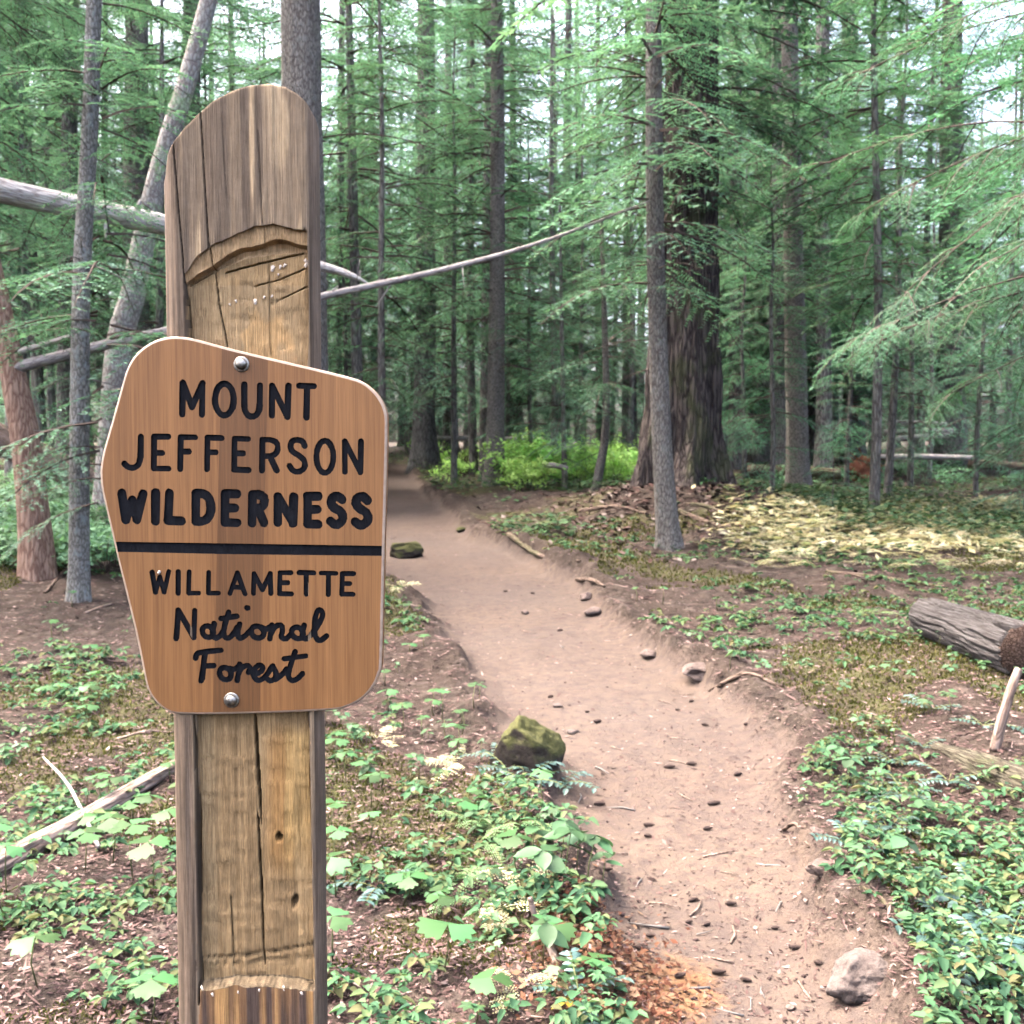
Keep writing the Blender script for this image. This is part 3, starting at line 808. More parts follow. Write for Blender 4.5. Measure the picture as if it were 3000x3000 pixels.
# ================================================================ conifers
def branch(L, rg, leaf_l, leaf_w, tw, droop, flat=0.12, dens=1.0):
    """one flat drooping spray along +x: (leaf triangles, wood triangles)"""
    tris, wood = [], []
    def axis(s):
        u = s / L
        return np.stack([s * (1 - 0.10 * u), 0.04 * L * np.sin(u * 3.1 + ph) * u, -droop * L * u ** 2.0 + 0.06 * L * u], -1)
    ph = rg.uniform(0, 6)
    sA = np.linspace(0, L, 7)
    A = axis(sA)
    v, f = tube_arrays(A, np.linspace(0.010 * L ** 0.6, 0.002, 7), 3, False)
    wood.append(v[np.concatenate([f[:, [0, 1, 2]], f[:, [0, 2, 3]]])])
    s = 0.14 * L
    side = 1
    while s < L * 0.99:
        u = s / L
        tl = L * 0.44 * (1 - u) ** 0.75 * rg.uniform(0.55, 1.15) * min(1, 0.5 + u * 2.2) + 0.04
        p0 = axis(np.array([s]))[0]
        ang = side * math.radians(rg.uniform(45, 68))
        tilt = rg.uniform(-flat, flat) - 0.12
        d = np.array([math.cos(ang), math.sin(ang), tilt]); d /= np.linalg.norm(d)
        nl = max(3, int(tl / (leaf_w * 1.5) * dens))
        q = np.linspace(0.06, 1.0, nl)
        pts = p0 + d[None] * (q * tl)[:, None] + np.stack([0 * q, 0 * q, -0.22 * tl * q * q], 1)
        wv = p0 + d * tl + np.array([0, 0, -0.22 * tl])
        wb = np.array([-d[1], d[0], 0]) * 0.0018 * (1 + leaf_w * 40)
        wood.append(np.array([[p0 - wb, p0 + wb, wv]]))
        for sd_ in (-1, 1):
            la = ang + sd_ * np.radians(rg.uniform(38, 70, nl))
            ld = np.stack([np.cos(la), np.sin(la), rg.uniform(-flat, flat, nl) * 2 - 0.15], 1)
            ll = leaf_l * rg.uniform(0.6, 1.25, nl) * (1 - 0.35 * q)
            pn = np.stack([-ld[:, 1], ld[:, 0], rg.uniform(-0.5, 0.5, nl)], 1) * (leaf_w * 0.5)
            tris.append(np.stack([pts - pn, pts + pn, pts + ld * ll[:, None]], 1))
        s += tw * rg.uniform(0.7, 1.3)
        side = -side
    return np.concatenate(tris), np.concatenate(wood)

def crown_mesh(name, rg, variants, placements, needle, wood):
    """placements: (z, azimuth, pitch, scale, radius offset)"""
    LT, WT = [], []
    for (z, az, pt, sc, r0, xoff, yoff) in placements:
        lt, wt = variants[rg.integers(len(variants))]
        cp, sp, ca_, sa_ = math.cos(pt), math.sin(pt), math.cos(az), math.sin(az)
        fl = 1 if rg.random() < 0.5 else -1
        Rm = np.array([[ca_, -sa_, 0], [sa_, ca_, 0], [0, 0, 1]]) @ np.array([[cp, 0, -sp], [0, 1, 0], [sp, 0, cp]]) @ np.diag([1, fl, 1])
        o = np.array([xoff + ca_ * r0, yoff + sa_ * r0, z])
        LT.append(lt @ Rm.T * sc + o); WT.append(wt @ Rm.T * sc + o)
    LT = np.concatenate(LT); WT = np.concatenate(WT)
    V = np.concatenate([LT.reshape(-1, 3), WT.reshape(-1, 3)])
    n1, n2_ = len(LT), len(WT)
    Fc = np.arange((n1 + n2_) * 3).reshape(-1, 3)
    me = raw_mesh(name, V, [Fc], [np.concatenate([np.zeros(n1, np.int32), np.ones(n2_, np.int32)])])
    me.materials.append(needle); me.materials.append(wood)
    return me

def whorls(rg, z0, z1, lmax, taper, step, per, pitch0=0.15, pitch1=0.5, base_r=0.08, lmin=0.5, skip=0.0):
    out = []
    z = z0
    while z < z1:
        u = (z - z0) / (z1 - z0)
        for k in range(per):
            if rg.random() < skip: continue
            sc = max(lmin, lmax * (1 - taper * u)) * rg.uniform(0.6, 1.15)
            if u < 0.12: sc *= 0.75
            out.append((z + rg.uniform(-0.5, 0.5) * step, rg.uniform(0, 2 * math.pi), rg.uniform(-0.25, 0.12) + pitch0 + (pitch1 - pitch0) * u, sc, base_r * (1 - u), 0, 0))
        z += step * rg.uniform(0.75, 1.25)
    return out

g = np.random.default_rng(11)
B_mid = [branch(1.0, g, 0.040, 0.0135, 0.044, 0.32) for _ in range(5)]
B_fine = [branch(1.0, g, 0.040, 0.012, 0.055, 0.38, flat=0.3, dens=0.8) for _ in range(6)]
B_far = [branch(1.0, g, 0.060, 0.024, 0.060, 0.35, flat=0.3) for _ in range(4)]

CR = {}
CR['mid1'] = crown_mesh('crown_mid', g, B_mid, whorls(g, 2.4, 11, 2.5, 0.55, 0.34, 4, 0.0, 0.3, skip=0.2), M['needle'], M['twig'])
CR['mid2'] = crown_mesh('crown_mid', g, B_mid, whorls(g, 3.4, 11.5, 2.6, 0.5, 0.36, 4, -0.05, 0.3, skip=0.25), M['needle'], M['twig'])
CR['low1'] = crown_mesh('crown_low', g, B_mid, whorls(g, 1.0, 9, 1.9, 0.7, 0.32, 4, -0.05, 0.35, skip=0.2), M['needle'], M['twig'])
CR['low2'] = crown_mesh('crown_low', g, B_mid, whorls(g, 0.7, 7.5, 1.7, 0.75, 0.30, 4, -0.05, 0.3, skip=0.2), M['needle_bright'], M['twig'])
CR['sap1'] = crown_mesh('crown_sapling', g, B_mid, whorls(g, 0.25, 3.0, 1.0, 0.8, 0.16, 4, 0.0, 0.4, 0.02, 0.2, skip=0.15), M['needle_bright'], M['twig'])
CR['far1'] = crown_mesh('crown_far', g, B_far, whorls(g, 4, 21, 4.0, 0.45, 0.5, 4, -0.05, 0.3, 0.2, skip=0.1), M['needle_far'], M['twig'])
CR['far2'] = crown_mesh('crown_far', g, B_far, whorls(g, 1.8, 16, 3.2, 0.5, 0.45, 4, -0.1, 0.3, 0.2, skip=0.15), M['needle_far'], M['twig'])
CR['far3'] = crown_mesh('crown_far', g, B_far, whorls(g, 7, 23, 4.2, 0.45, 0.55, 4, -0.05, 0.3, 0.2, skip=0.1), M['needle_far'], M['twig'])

for k_, m_ in (('mid1', 'midb1'), ('mid2', 'midb2')):
    CR[m_] = CR[k_].copy(); CR[m_].materials[0] = M['needle_bright']

def trunk_mesh(pts, radii, sides=18, rings=50, amp=0.06, ridges=9, seed=0, flare=0.0, warp=1.0, grooves=0):
    P = smooth_line(pts, rings)
    zs = np.linspace(0, len(pts) - 1, rings)
    R = np.interp(zs, np.arange(len(pts)), radii)
    Lc = np.concatenate([[0], np.cumsum(np.linalg.norm(np.diff(P, axis=0), axis=1))])
    if flare: R = R * (1 + flare * np.exp(-Lc / (R[0] * 1.8)))
    V, f = tube_arrays(P, R, sides, True)
    ring = np.repeat(np.arange(rings), sides); th = np.tile(np.arange(sides) * 2 * math.pi / sides, rings)
    q = np.stack([np.cos(th) * ridges * 0.35, np.sin(th) * ridges * 0.35, Lc[ring] * 0.55 * warp], 1)
    nz = vnoise(q, seed) + 0.5 * vnoise(q * 2.1, seed + 1)
    if flare:
        lob = np.exp(-Lc[ring] / (R[0] * 1.6))
        nz = nz + lob * 2.2 * np.cos(th * 5 + 2 * vnoise(np.stack([0 * th, 0 * th, Lc[ring]], 1), seed + 5))
    if grooves:
        gr = np.random.default_rng(seed + 9)
        for k in range(grooves):
            t0, z0, zl = gr.uniform(0, 6.28), gr.uniform(-.1, .8) * Lc[-1], gr.uniform(.3, 1.0) * Lc[-1]
            tw = t0 + 0.10 * np.sin(Lc[ring] * 5 + k) + 0.12 * (Lc[ring] / Lc[-1])
            dt = np.abs((th - tw + math.pi) % (2 * math.pi) - math.pi)
            nz = nz - gr.uniform(1.0, 2.6) * np.exp(-(dt / 0.055) ** 2) * ((Lc[ring] > z0) & (Lc[ring] < z0 + zl))
    c0 = P[ring]
    n_ = rings * sides
    V[:n_] = c0 + (V[:n_] - c0) * (1 + amp * nz)[:, None]
    return MB().add(V, f, 0, True).mesh('trunk')

def dead_limb(rg, L, thick=0.008, droop=0.25):
    mb = MB()
    pts = [np.zeros(3)]
    d = np.array([1.0, 0, rg.uniform(-0.1, 0.25)])
    for k in range(6):
        d = d + np.array([0, rg.uniform(-0.18, 0.18), -droop * rg.uniform(0.1, 0.5)])
        pts.append(pts[-1] + d / np.linalg.norm(d) * L / 6)
    mb.tube(pts, np.linspace(thick, thick * 0.25, 7), 5)
    for k in range(rg.integers(3, 7)):
        i_ = rg.integers(1, 6); p = pts[i_]
        e = np.array([rg.uniform(0.2, 1), rg.uniform(-1, 1), rg.uniform(-0.7, 0.3)]); e /= np.linalg.norm(e)
        l2 = L * rg.uniform(0.12, 0.35)
        mb.tube([p, p + e * l2 * 0.5, p + e * l2 + np.array([0, 0, -0.15 * l2])], [thick * 0.4, thick * 0.3, thick * 0.12], 3)
    return mb.mesh('limb')
LIMBS = [dead_limb(g, 1.0) for _ in range(6)]
for l_ in LIMBS: l_.materials.append(M['dead_twig'])
LIMBS_D = []
for l_ in LIMBS:
    c_ = l_.copy(); c_.materials.clear(); c_.materials.append(M['twig']); LIMBS_D.append(c_)

def add_limbs(parent, n, z0, z1, r_at, l0, l1, rg, dark=False, side=None, axis_at=None):
    for k in range(n):
        z = rg.uniform(z0, z1)
        az = rg.uniform(0, 2 * math.pi) if side is None else side + rg.uniform(-0.9, 0.9)
        r = r_at(z) * 0.8
        cx, cy_ = (0, 0) if axis_at is None else axis_at(z)
        sc = rg.uniform(l0, l1)
        link('branch', (LIMBS_D if dark else LIMBS)[rg.integers(6)], parent, loc=(cx + math.cos(az) * r, cy_ + math.sin(az) * r, z), rot=(0, rg.uniform(-0.2, 0.25), az), scale=sc)

def px_tree(name, label, pxpts, Y, widths, bark, sides=18, rings=60, amp=0.05, flare=0.5, top_h=17.0, seed=1, crown=None, crown_scale=1.0, crown_rot=0.0, limbs=None, cat='tree', lift=0.0, ridges=9, dy=None):
    """a tree whose trunk runs through picture points at distance Y; widths in picture pixels"""
    base_p = at(*pxpts[0], Y)
    gz = float(H(np.array([base_p[0]]), np.array([Y]))[0])
    root = link(name, None, loc=(base_p[0], Y, gz))
    tag(root, label, cat)
    rad = [w / F * Y / 2 for w in widths]
    pts = [at(*p, Y + (dy[k] if dy else 0)) for k, p in enumerate(pxpts)]
    pts[0] = np.array([base_p[0], Y, gz - 0.15])
    if top_h and pts[-1][2] < gz + top_h:
        d = pts[-1] - pts[-2]; d /= np.linalg.norm(d)
        ext = (gz + top_h - pts[-1][2])
        pts.append(pts[-1] + d * ext * 0.5); rad.append(rad[-1] * 0.75)
        pts.append(pts[-1] + d * ext * 0.5); rad.append(rad[-1] * 0.35)
    P = np.array(pts) - np.array([base_p[0], Y, gz])
    o = link('trunk', trunk_mesh(P, rad, sides, rings, amp, ridges, seed, flare), root, mats=[bark])
    ax = lambda z: (float(np.interp(z, P[:, 2], P[:, 0])), float(np.interp(z, P[:, 2], P[:, 1])))
    if crown:
        link('crown', CR[crown], root, loc=(*ax(6.0), 0), scale=crown_scale, rot=(0, 0, crown_rot))
    if limbs:
        add_limbs(root, *limbs[:3], lambda z: float(np.interp(z, P[:, 2], rad)), *limbs[3:5], np.random.default_rng(seed + 50), dark=limbs[5] if len(limbs) > 5 else False, axis_at=ax)
    return root

# --- the trees one can tell apart
px_tree('fir_tree', 'slim grey trunk with mossy foot standing in front of the massive old fir', [(1962, 1612), (1955, 1540), (1940, 1300), (1928, 1000), (1918, 600), (1914, 0)], 13.2, [80, 64, 58, 54, 50, 44], M['bark'], 26, 110, 0.05, 0.35, 17, 3, 'mid2', 0.95, 1.0, (34, 2.3, 9.0, 0.35, 1.3, True), ridges=14)
rt = px_tree('old_fir_tree', 'massive old fir with deeply furrowed dark bark and flaring mossy foot on a duff mound', [(1988, 1425), (1990, 1330), (1998, 1150), (2005, 900), (2020, 400), (2032, 0)], 17.0, [250, 226, 206, 190, 158, 140], M['bark_big'], 120, 170, 0.10, 0.10, 26, 5, None, ridges=30)
link('crown', CR['far1'], rt, scale=0.95, loc=(0.3, 0.5, 1))
link('crown', CR['mid2'], rt, scale=1.15, rot=(0, 0, 2.2), loc=(0.2, 0.2, 0.0))
add_limbs(rt, 12, 1.5, 7.0, lambda z: 0.62, 0.8, 1.9, np.random.default_rng(4), True)
px_tree('fir_tree', 'straight slender dark trunk beside the trail above bright green shrubs', [(1448, 1420), (1450, 1300), (1456, 900), (1458, 400), (1455, 0)], 24.0, [66, 52, 46, 40, 34], M['bark'], 20, 80, 0.05, 0.3, 22, 7, 'mid1', 1.25, 0.4, (22, 2.5, 11.0, 0.8, 2.4, True))
px_tree('fir_tree', 'thick scaly grey trunk rising directly behind the rounded post top', [(905, 1640), (900, 1200), (890, 600), (880, 0)], 12.5, [136, 124, 120, 112], M['bark'], 40, 110, 0.06, 0.3, 22, 9, None, limbs=(8, 4.5, 8.0, 0.6, 1.6, True), ridges=22)
px_tree('fir_tree', 'grey lichen spotted trunk with mossy base left standing in needle litter', [(232, 1790), (232, 1650), (233, 1200), (240, 800), (262, 400), (275, 0)], 9.6, [70, 58, 54, 50, 46, 42], M['bark_lichen'], 24, 100, 0.05, 0.3, 14, 11, 'low1', 1.0, 2.0, (20, 2.0, 5.0, 0.3, 1.0))
px_tree('dead_snag', 'pale leaning dead trunk slanting up behind the post', [(300, 1300), (345, 1050), (392, 850), (450, 570), (500, 390), (545, 250), (612, 0), (680, -260)], 16.0, [78, 70, 66, 60, 56, 52, 48, 40], M['bark_pale'], 20, 80, 0.05, 0.3, 0, 13, None, limbs=(10, 2.0, 7.0, 0.3, 0.9))
px_tree('fir_tree', 'dark upright trunk half hidden by foliage beside the leaning snag', [(396, 1420), (398, 800), (400, 300), (402, 0)], 21.0, [80, 74, 68, 64], M['bark'], 18, 60, 0.05, 0.3, 22, 15, 'mid1', 1.2, 3.0, (10, 3.0, 9.0, 0.5, 1.6, True))
px_tree('fir_tree', 'slim dark trunk showing behind the leaning snag', [(552, 1400), (556, 800), (560, 300), (562, 0)], 23.0, [66, 60, 52, 48], M['bark_far'], 16, 50, 0.05, 0.3, 22, 17, 'mid2', 1.3, 5.0)
px_tree('leaning_tree', 'leaning reddish brown trunk at the picture edge above leafy plants', [(112, 1545), (80, 1330), (45, 1130), (8, 950), (-35, 760), (-120, 400), (-240, 0)], 10.8, [96, 80, 72, 66, 62, 56, 50], M['bark_red'], 22, 70, 0.06, 0.3, 0, 19, None, limbs=(6, 1.5, 4.0, 0.3, 0.8))
px_tree('fir_tree', 'mid sized straight trunk right of the old fir over pale dry ferns', [(2338, 1442), (2336, 1300), (2330, 1000), (2320, 500), (2312, 0)], 22.5, [74, 64, 58, 52, 46], M['bark'], 20, 80, 0.05, 0.25, 22, 21, 'mid2', 1.15, 0.7, (16, 2.4, 9.0, 0.6, 1.8))
px_tree('fir_tree', 'dark trunk next to the upturned root plate', [(2412, 1372), (2414, 1200), (2412, 700), (2410, 0)], 29.0, [56, 46, 42, 36], M['bark_far'], 16, 50, 0.06, 0.35, 24, 23, 'mid1', 1.3, 1.9, (8, 3, 8, 0.6, 1.6, True))
px_tree('fir_tree', 'pinkish grey trunk close behind the upturned root plate', [(2502, 1275), (2500, 1000), (2494, 500), (2490, 0)], 38.0, [70, 58, 52, 46], M['bark_far'], 16, 50, 0.06, 0.3, 26, 25, 'far2', 1.0, 0.3)
px_tree('fir_tree', 'tall grey trunk over the stacked fallen logs', [(2790, 1245), (2788, 900), (2786, 400), (2790, 0)], 34.0, [80, 68, 62, 56], M['bark_far'], 18, 50, 0.06, 0.3, 26, 27, 'far1', 0.9, 1.3)
px_tree('young_tree', 'thin dark young trunk in front of the stacked fallen logs', [(2668, 1342), (2670, 1200), (2672, 900)], 24.0, [20, 17, 12], M['bark_far'], 10, 30, 0.05, 0.2, 6, 29, 'low1', 0.85, 2.0)
px_tree('fir_tree', 'dark stout trunk at the trail bend with a ragged bark edge', [(1240, 1312), (1243, 1150), (1248, 800), (1250, 0)], 33.0, [76, 62, 56, 46], M['bark_far'], 18, 50, 0.08, 0.4, 26, 31, 'far2', 1.0, 2.3)
px_tree('fir_tree', 'slim far trunk between the trail bend and the fallen pole', [(1308, 1278), (1310, 1000), (1312, 500), (1314, 0)], 40.0, [26, 22, 20, 18], M['bark_far'], 12, 40, 0.05, 0.3, 24, 33, 'far2', 0.8, 4.0)
px_tree('fir_tree', 'far grey trunk just over the long fallen pole', [(1375, 1280), (1376, 1000), (1378, 400), (1380, 0)], 42.0, [36, 28, 26, 22], M['bark_far'], 12, 40, 0.05, 0.3, 26, 35, 'far3', 0.8, 1.0)
px_tree('fir_tree', 'dark trunk tight behind the slender trailside fir', [(1424, 1345), (1426, 1000), (1430, 600), (1434, 0)], 30.0, [44, 34, 30, 24], M['bark_far'], 14, 50, 0.05, 0.3, 22, 37, 'mid2', 1.3, 2.5)
px_tree('young_tree', 'pencil thin dark young fir in the bright green shrubs', [(1655, 1402), (1650, 1200), (1645, 900), (1640, 600)], 23.0, [19, 14, 11, 7], M['bark_far'], 10, 40, 0.06, 0.2, 0, 39, 'low1', 0.75, 4.4, (8, 1.0, 4.0, 0.3, 0.8, True))
px_tree('young_tree', 'thin young trunk with a curved foot near the old fir', [(1738, 1418), (1758, 1365), (1772, 1280), (1776, 1150), (1770, 900), (1762, 640)], 20.0, [27, 26, 23, 20, 16, 11], M['bark'], 12, 60, 0.05, 0.1, 0, 41, 'low1', 0.85, 0.9, (12, 1.2, 4.2, 0.3, 0.9, True))
px_tree('fir_tree', 'dark rough trunk seen just past the furrowed edge of the old fir', [(2152, 1325), (2154, 1150), (2156, 700), (2158, 0)], 33.0, [44, 37, 34, 28], M['bark_far'], 14, 50, 0.06, 0.3, 24, 43, 'mid1', 1.3, 3.6)
px_tree('fir_tree', 'pale grey trunk two behind the old fir with broken stub at foot', [(2228, 1318), (2230, 1100), (2234, 600), (2238, 0)], 36.0, [58, 50, 46, 40], M['bark_far'], 16, 50, 0.05, 0.3, 26, 45, 'far2', 0.9, 5.2)
px_tree('fir_tree', 'dark trunk tight behind the straight mid sized fir', [(2284, 1360), (2284, 1150), (2280, 600), (2276, 0)], 30.0, [50, 42, 36, 30], M['bark_far'], 16, 50, 0.07, 0.35, 24, 47, 'mid2', 1.25, 1.1)
px_tree('fir_tree', 'dark trunk behind the lichen spotted trunk', [(190, 1330), (195, 1100), (200, 700), (210, 0)], 22.0, [64, 54, 46, 38], M['bark_far'], 16, 50, 0.06, 0.3, 22, 49, 'mid1', 1.2, 4.9)
px_tree('fir_tree', 'slim dim trunk at the picture edge behind the fallen grey trunk', [(38, 1300), (40, 1000), (44, 500), (50, 0)], 26.0, [48, 42, 36, 30], M['bark_far'], 16, 50, 0.06, 0.3, 22, 51, 'mid2', 1.2, 0.2)

# --- rows of further trees: trunk and crown shared, each tree its own object
def std_trunk(h, r, seed):
    gg = np.random.default_rng(seed)
    zz = np.linspace(-0.3, h, 7)
    P = np.stack([np.cumsum(gg.uniform(-0.06, 0.06, 7)), np.cumsum(gg.uniform(-0.06, 0.06, 7)), zz], 1)
    P -= [P[0, 0], P[0, 1], 0]
    me = trunk_mesh(P, np.linspace(r, r * 0.2, 7), 12, 28, 0.06, 8, seed, 0.4)
    me.materials.append(M['bark_far'])
    return me
STD = [std_trunk(22, 0.26, 1), std_trunk(17, 0.20, 2), std_trunk(24, 0.32, 3), std_trunk(17, 0.15, 4)]
STDU = [std_trunk(9.0, 0.07, 5), std_trunk(7.5, 0.06, 6), std_trunk(11.5, 0.09, 7), std_trunk(3.0, 0.02, 8)]
def std_tree(name, label, group, x, y, tm, crown, sc, rz, lean=0.0):
    z = on_ground(x, y)[2]
    r = link(name, None, loc=(x, y, z), rot=(lean * math.sin(rz * 3), lean * math.cos(rz * 2), rz), scale=sc)
    tag(r, label, 'tree', group)
    link('trunk', tm, r)
    if crown: link('crown', CR[crown], r)
    return r

fg = np.random.default_rng(23)
placed = []
def far_ok(x, y, dmin):
    if abs(float(poly_sd(np.array([x]), np.array([y]), TPOLY)[0])) < 1.2: return False
    return all((x - a) ** 2 + (y - b) ** 2 > dmin ** 2 for a, b in placed)
NF = 0
while NF < 74:
    y = 30 + 62 * fg.random() ** 0.8
    x = fg.uniform(-0.60, 0.60) * y
    if not far_ok(x, y, 2.6): continue
    placed.append((x, y))
    k = int(fg.choice([0, 1, 1, 2, 3, 3]))
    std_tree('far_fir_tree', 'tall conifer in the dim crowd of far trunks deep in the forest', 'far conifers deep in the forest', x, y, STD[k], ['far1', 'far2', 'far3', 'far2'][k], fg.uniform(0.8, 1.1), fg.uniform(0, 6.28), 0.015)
    NF += 1
# young hemlocks that fill the space between the trunks
under = [(1120, 20, 'mid1', 1.0), (1330, 26, 'mid1', 1.0), (1560, 30, 'low1', 1.1), (1020, 26, 'low1', 1.0), (1700, 34, 'mid1', 1.1), (1840, 28, 'mid2', 1.0), (2180, 24, 'low2', 1.0), (2260, 18.5, 'low2', 0.9), (2480, 25, 'low2', 1.0), (2600, 20, 'mid1', 0.9),
         (2720, 28, 'low2', 1.2), (2860, 22, 'low2', 1.0), (2560, 33, 'mid1', 1.2), (2960, 30, 'mid1', 1.1), (60, 18, 'mid2', 1.0), (150, 28, 'low1', 1.1), (300, 24, 'low1', 1.1), (480, 19, 'mid1', 1.0), (640, 26, 'mid2', 1.0), (-120, 14, 'mid1', 0.9), (3080, 17, 'low2', 1.1), (1000, 33, 'mid1', 1.2), (1480, 36, 'low1', 1.2), (1620, 42, 'mid1', 1.3), (2380, 38, 'mid1', 1.3), (2090, 40, 'mid1', 1.3), (420, 32, 'mid1', 1.2), (750, 34, 'mid1', 1.2), (-40, 34, 'mid1', 1.3),
         (3260, 10.5, 'midb2', 1.15), (3230, 13.5, 'midb1', 1.25), (3180, 18, 'midb1', 1.2), (-230, 12.5, 'mid2', 1.2), (-260, 17, 'mid1', 1.3), (2560, 17.5, 'midb2', 1.05), (1060, 24, 'mid2', 1.7), (1390, 31, 'mid2', 1.6), (330, 27, 'mid2', 1.6), (130, 22, 'mid1', 1.6)]
UL = ["airy young hemlock just past the post's edge over the trail bend", 'young hemlock behind the slim far trunk at the trail bend', 'low hemlock rising from the bright green shrubs', "low hemlock peeping past the sign's upper corner", 'hazy young hemlock between the curved young trunk and the slender fir', 'young hemlock crowding behind the slim fir with the mossy foot', "low hemlock close behind the old fir's furrowed edge", 'bright low hemlock beside the old fir over dry ferns', 'low hemlock behind the upturned root plate', 'young hemlock in front of the upturned root plate trunk', 'broad low hemlock over the stacked fallen logs', 'low hemlock before the tall grey trunk', 'hazy hemlock behind the root plate', 'hazy hemlock at the picture edge behind the hemlock saplings', 'young hemlock above the brown split fallen trunk', 'low hemlock behind the lichen spotted trunk', 'low hemlock between the spotted trunk and the snag', 'young hemlock right behind the pale leaning snag', 'young hemlock hidden mostly by the post', 'young hemlock at the picture edge over the leaning reddish tree', 'low hemlock at the picture edge above the dry fern patch', "tall hazy hemlock above the trail's vanishing point", 'far low hemlock behind the slender trailside fir', 'far hazy hemlock behind the pencil thin young fir', 'far hemlock behind the dark trunk by the root plate', 'far hemlock directly behind the old fir', 'far hemlock behind the leaning snag', 'far hemlock behind the post and sign', 'far hemlock at the picture edge behind the fallen trunk', 'bright hemlock outside the frame with sprays hanging over the sawn log', 'bright hemlock with sprays hanging in above the dry fern patch', 'bright hemlock with sprays hanging in over the hollow', 'dark hemlock with sprays hanging over the silvery dead trunk', 'dark hemlock with sprays hanging in behind the reddish tree', 'bright green hemlock standing among the dry ferns', 'tall soft hemlock above the sign corner by the trail end', 'tall hemlock behind the slender trailside fir', 'tall dark hemlock behind the leaning snag', 'tall dark hemlock behind the lichen spotted trunk']
for (px, Y, cr, sc), ulab in zip(under, UL):
    p = at(px, 1400, Y)
    tm = {'midb1': STDU[2], 'midb2': STDU[2], 'mid1': STDU[2], 'mid2': STDU[2], 'low1': STDU[0], 'low2': STDU[1]}[cr]
    std_tree('young_hemlock', ulab, 'young hemlocks between the trunks', p[0], Y, tm, cr, sc, fg.uniform(0, 6.28), 0.02)
for q in range(26):
    y = fg.uniform(52, 92); x = ((q + fg.uniform(.1, .9)) / 26 * 1.16 - 0.58) * y
    placed.append((x, y))
    std_tree('far_fir_tree', 'tall conifer in the dim crowd of far trunks deep in the forest', 'far conifers deep in the forest', x, y, STD[1], 'far2', fg.uniform(1.6, 2.1), fg.uniform(0, 6.28), 0.015)
for px, y in ((985, 47), (1110, 54), (1215, 46), (1330, 56), (1520, 50), (1640, 46), (1760, 55), (2230, 50), (2560, 47), (60, 45), (260, 50), (680, 48)):
    x = (px - 1500) / F * y
    placed.append((x, y))
    std_tree('far_fir_tree', 'tall conifer in the dim crowd of far trunks deep in the forest', 'far conifers deep in the forest', x, y, STD[3], 'far2', fg.uniform(1.7, 2.0), fg.uniform(0, 6.28), 0.015)
NH = 0
while NH < 34:
    y = fg.uniform(24, 52); x = fg.uniform(-0.55, 0.55) * y
    if not far_ok(x, y, 1.6): continue
    placed.append((x, y)); NH += 1
    cr = ['mid1', 'low1', 'low2', 'mid2'][fg.integers(4)]
    std_tree('far_hemlock', 'soft green young hemlock in the hazy rows behind the old fir', 'hazy young hemlocks behind the old fir', x, y, STDU[2] if cr[0] == 'm' else STDU[0], cr, fg.uniform(1.1, 1.8), fg.uniform(0, 6.28), 0.02)
for (px, py, sc, lab) in ((2445, 1490, 0.62, 'small hemlock sapling in front of the upturned root plate'), (2905, 1395, 1.15, 'drooping pale green hemlock sapling over the mossy hollow'), (2700, 1420, 0.5, 'knee high hemlock sapling behind the pale dry ferns'), (2990, 1500, 0.8, 'hemlock sapling at the picture edge behind the dry ferns')):
    p = px_ground(px, py)
    std_tree('hemlock_sapling', lab, 'hemlock saplings', p[0], p[1], STDU[3], 'sap1', sc, fg.uniform(0, 6.28))

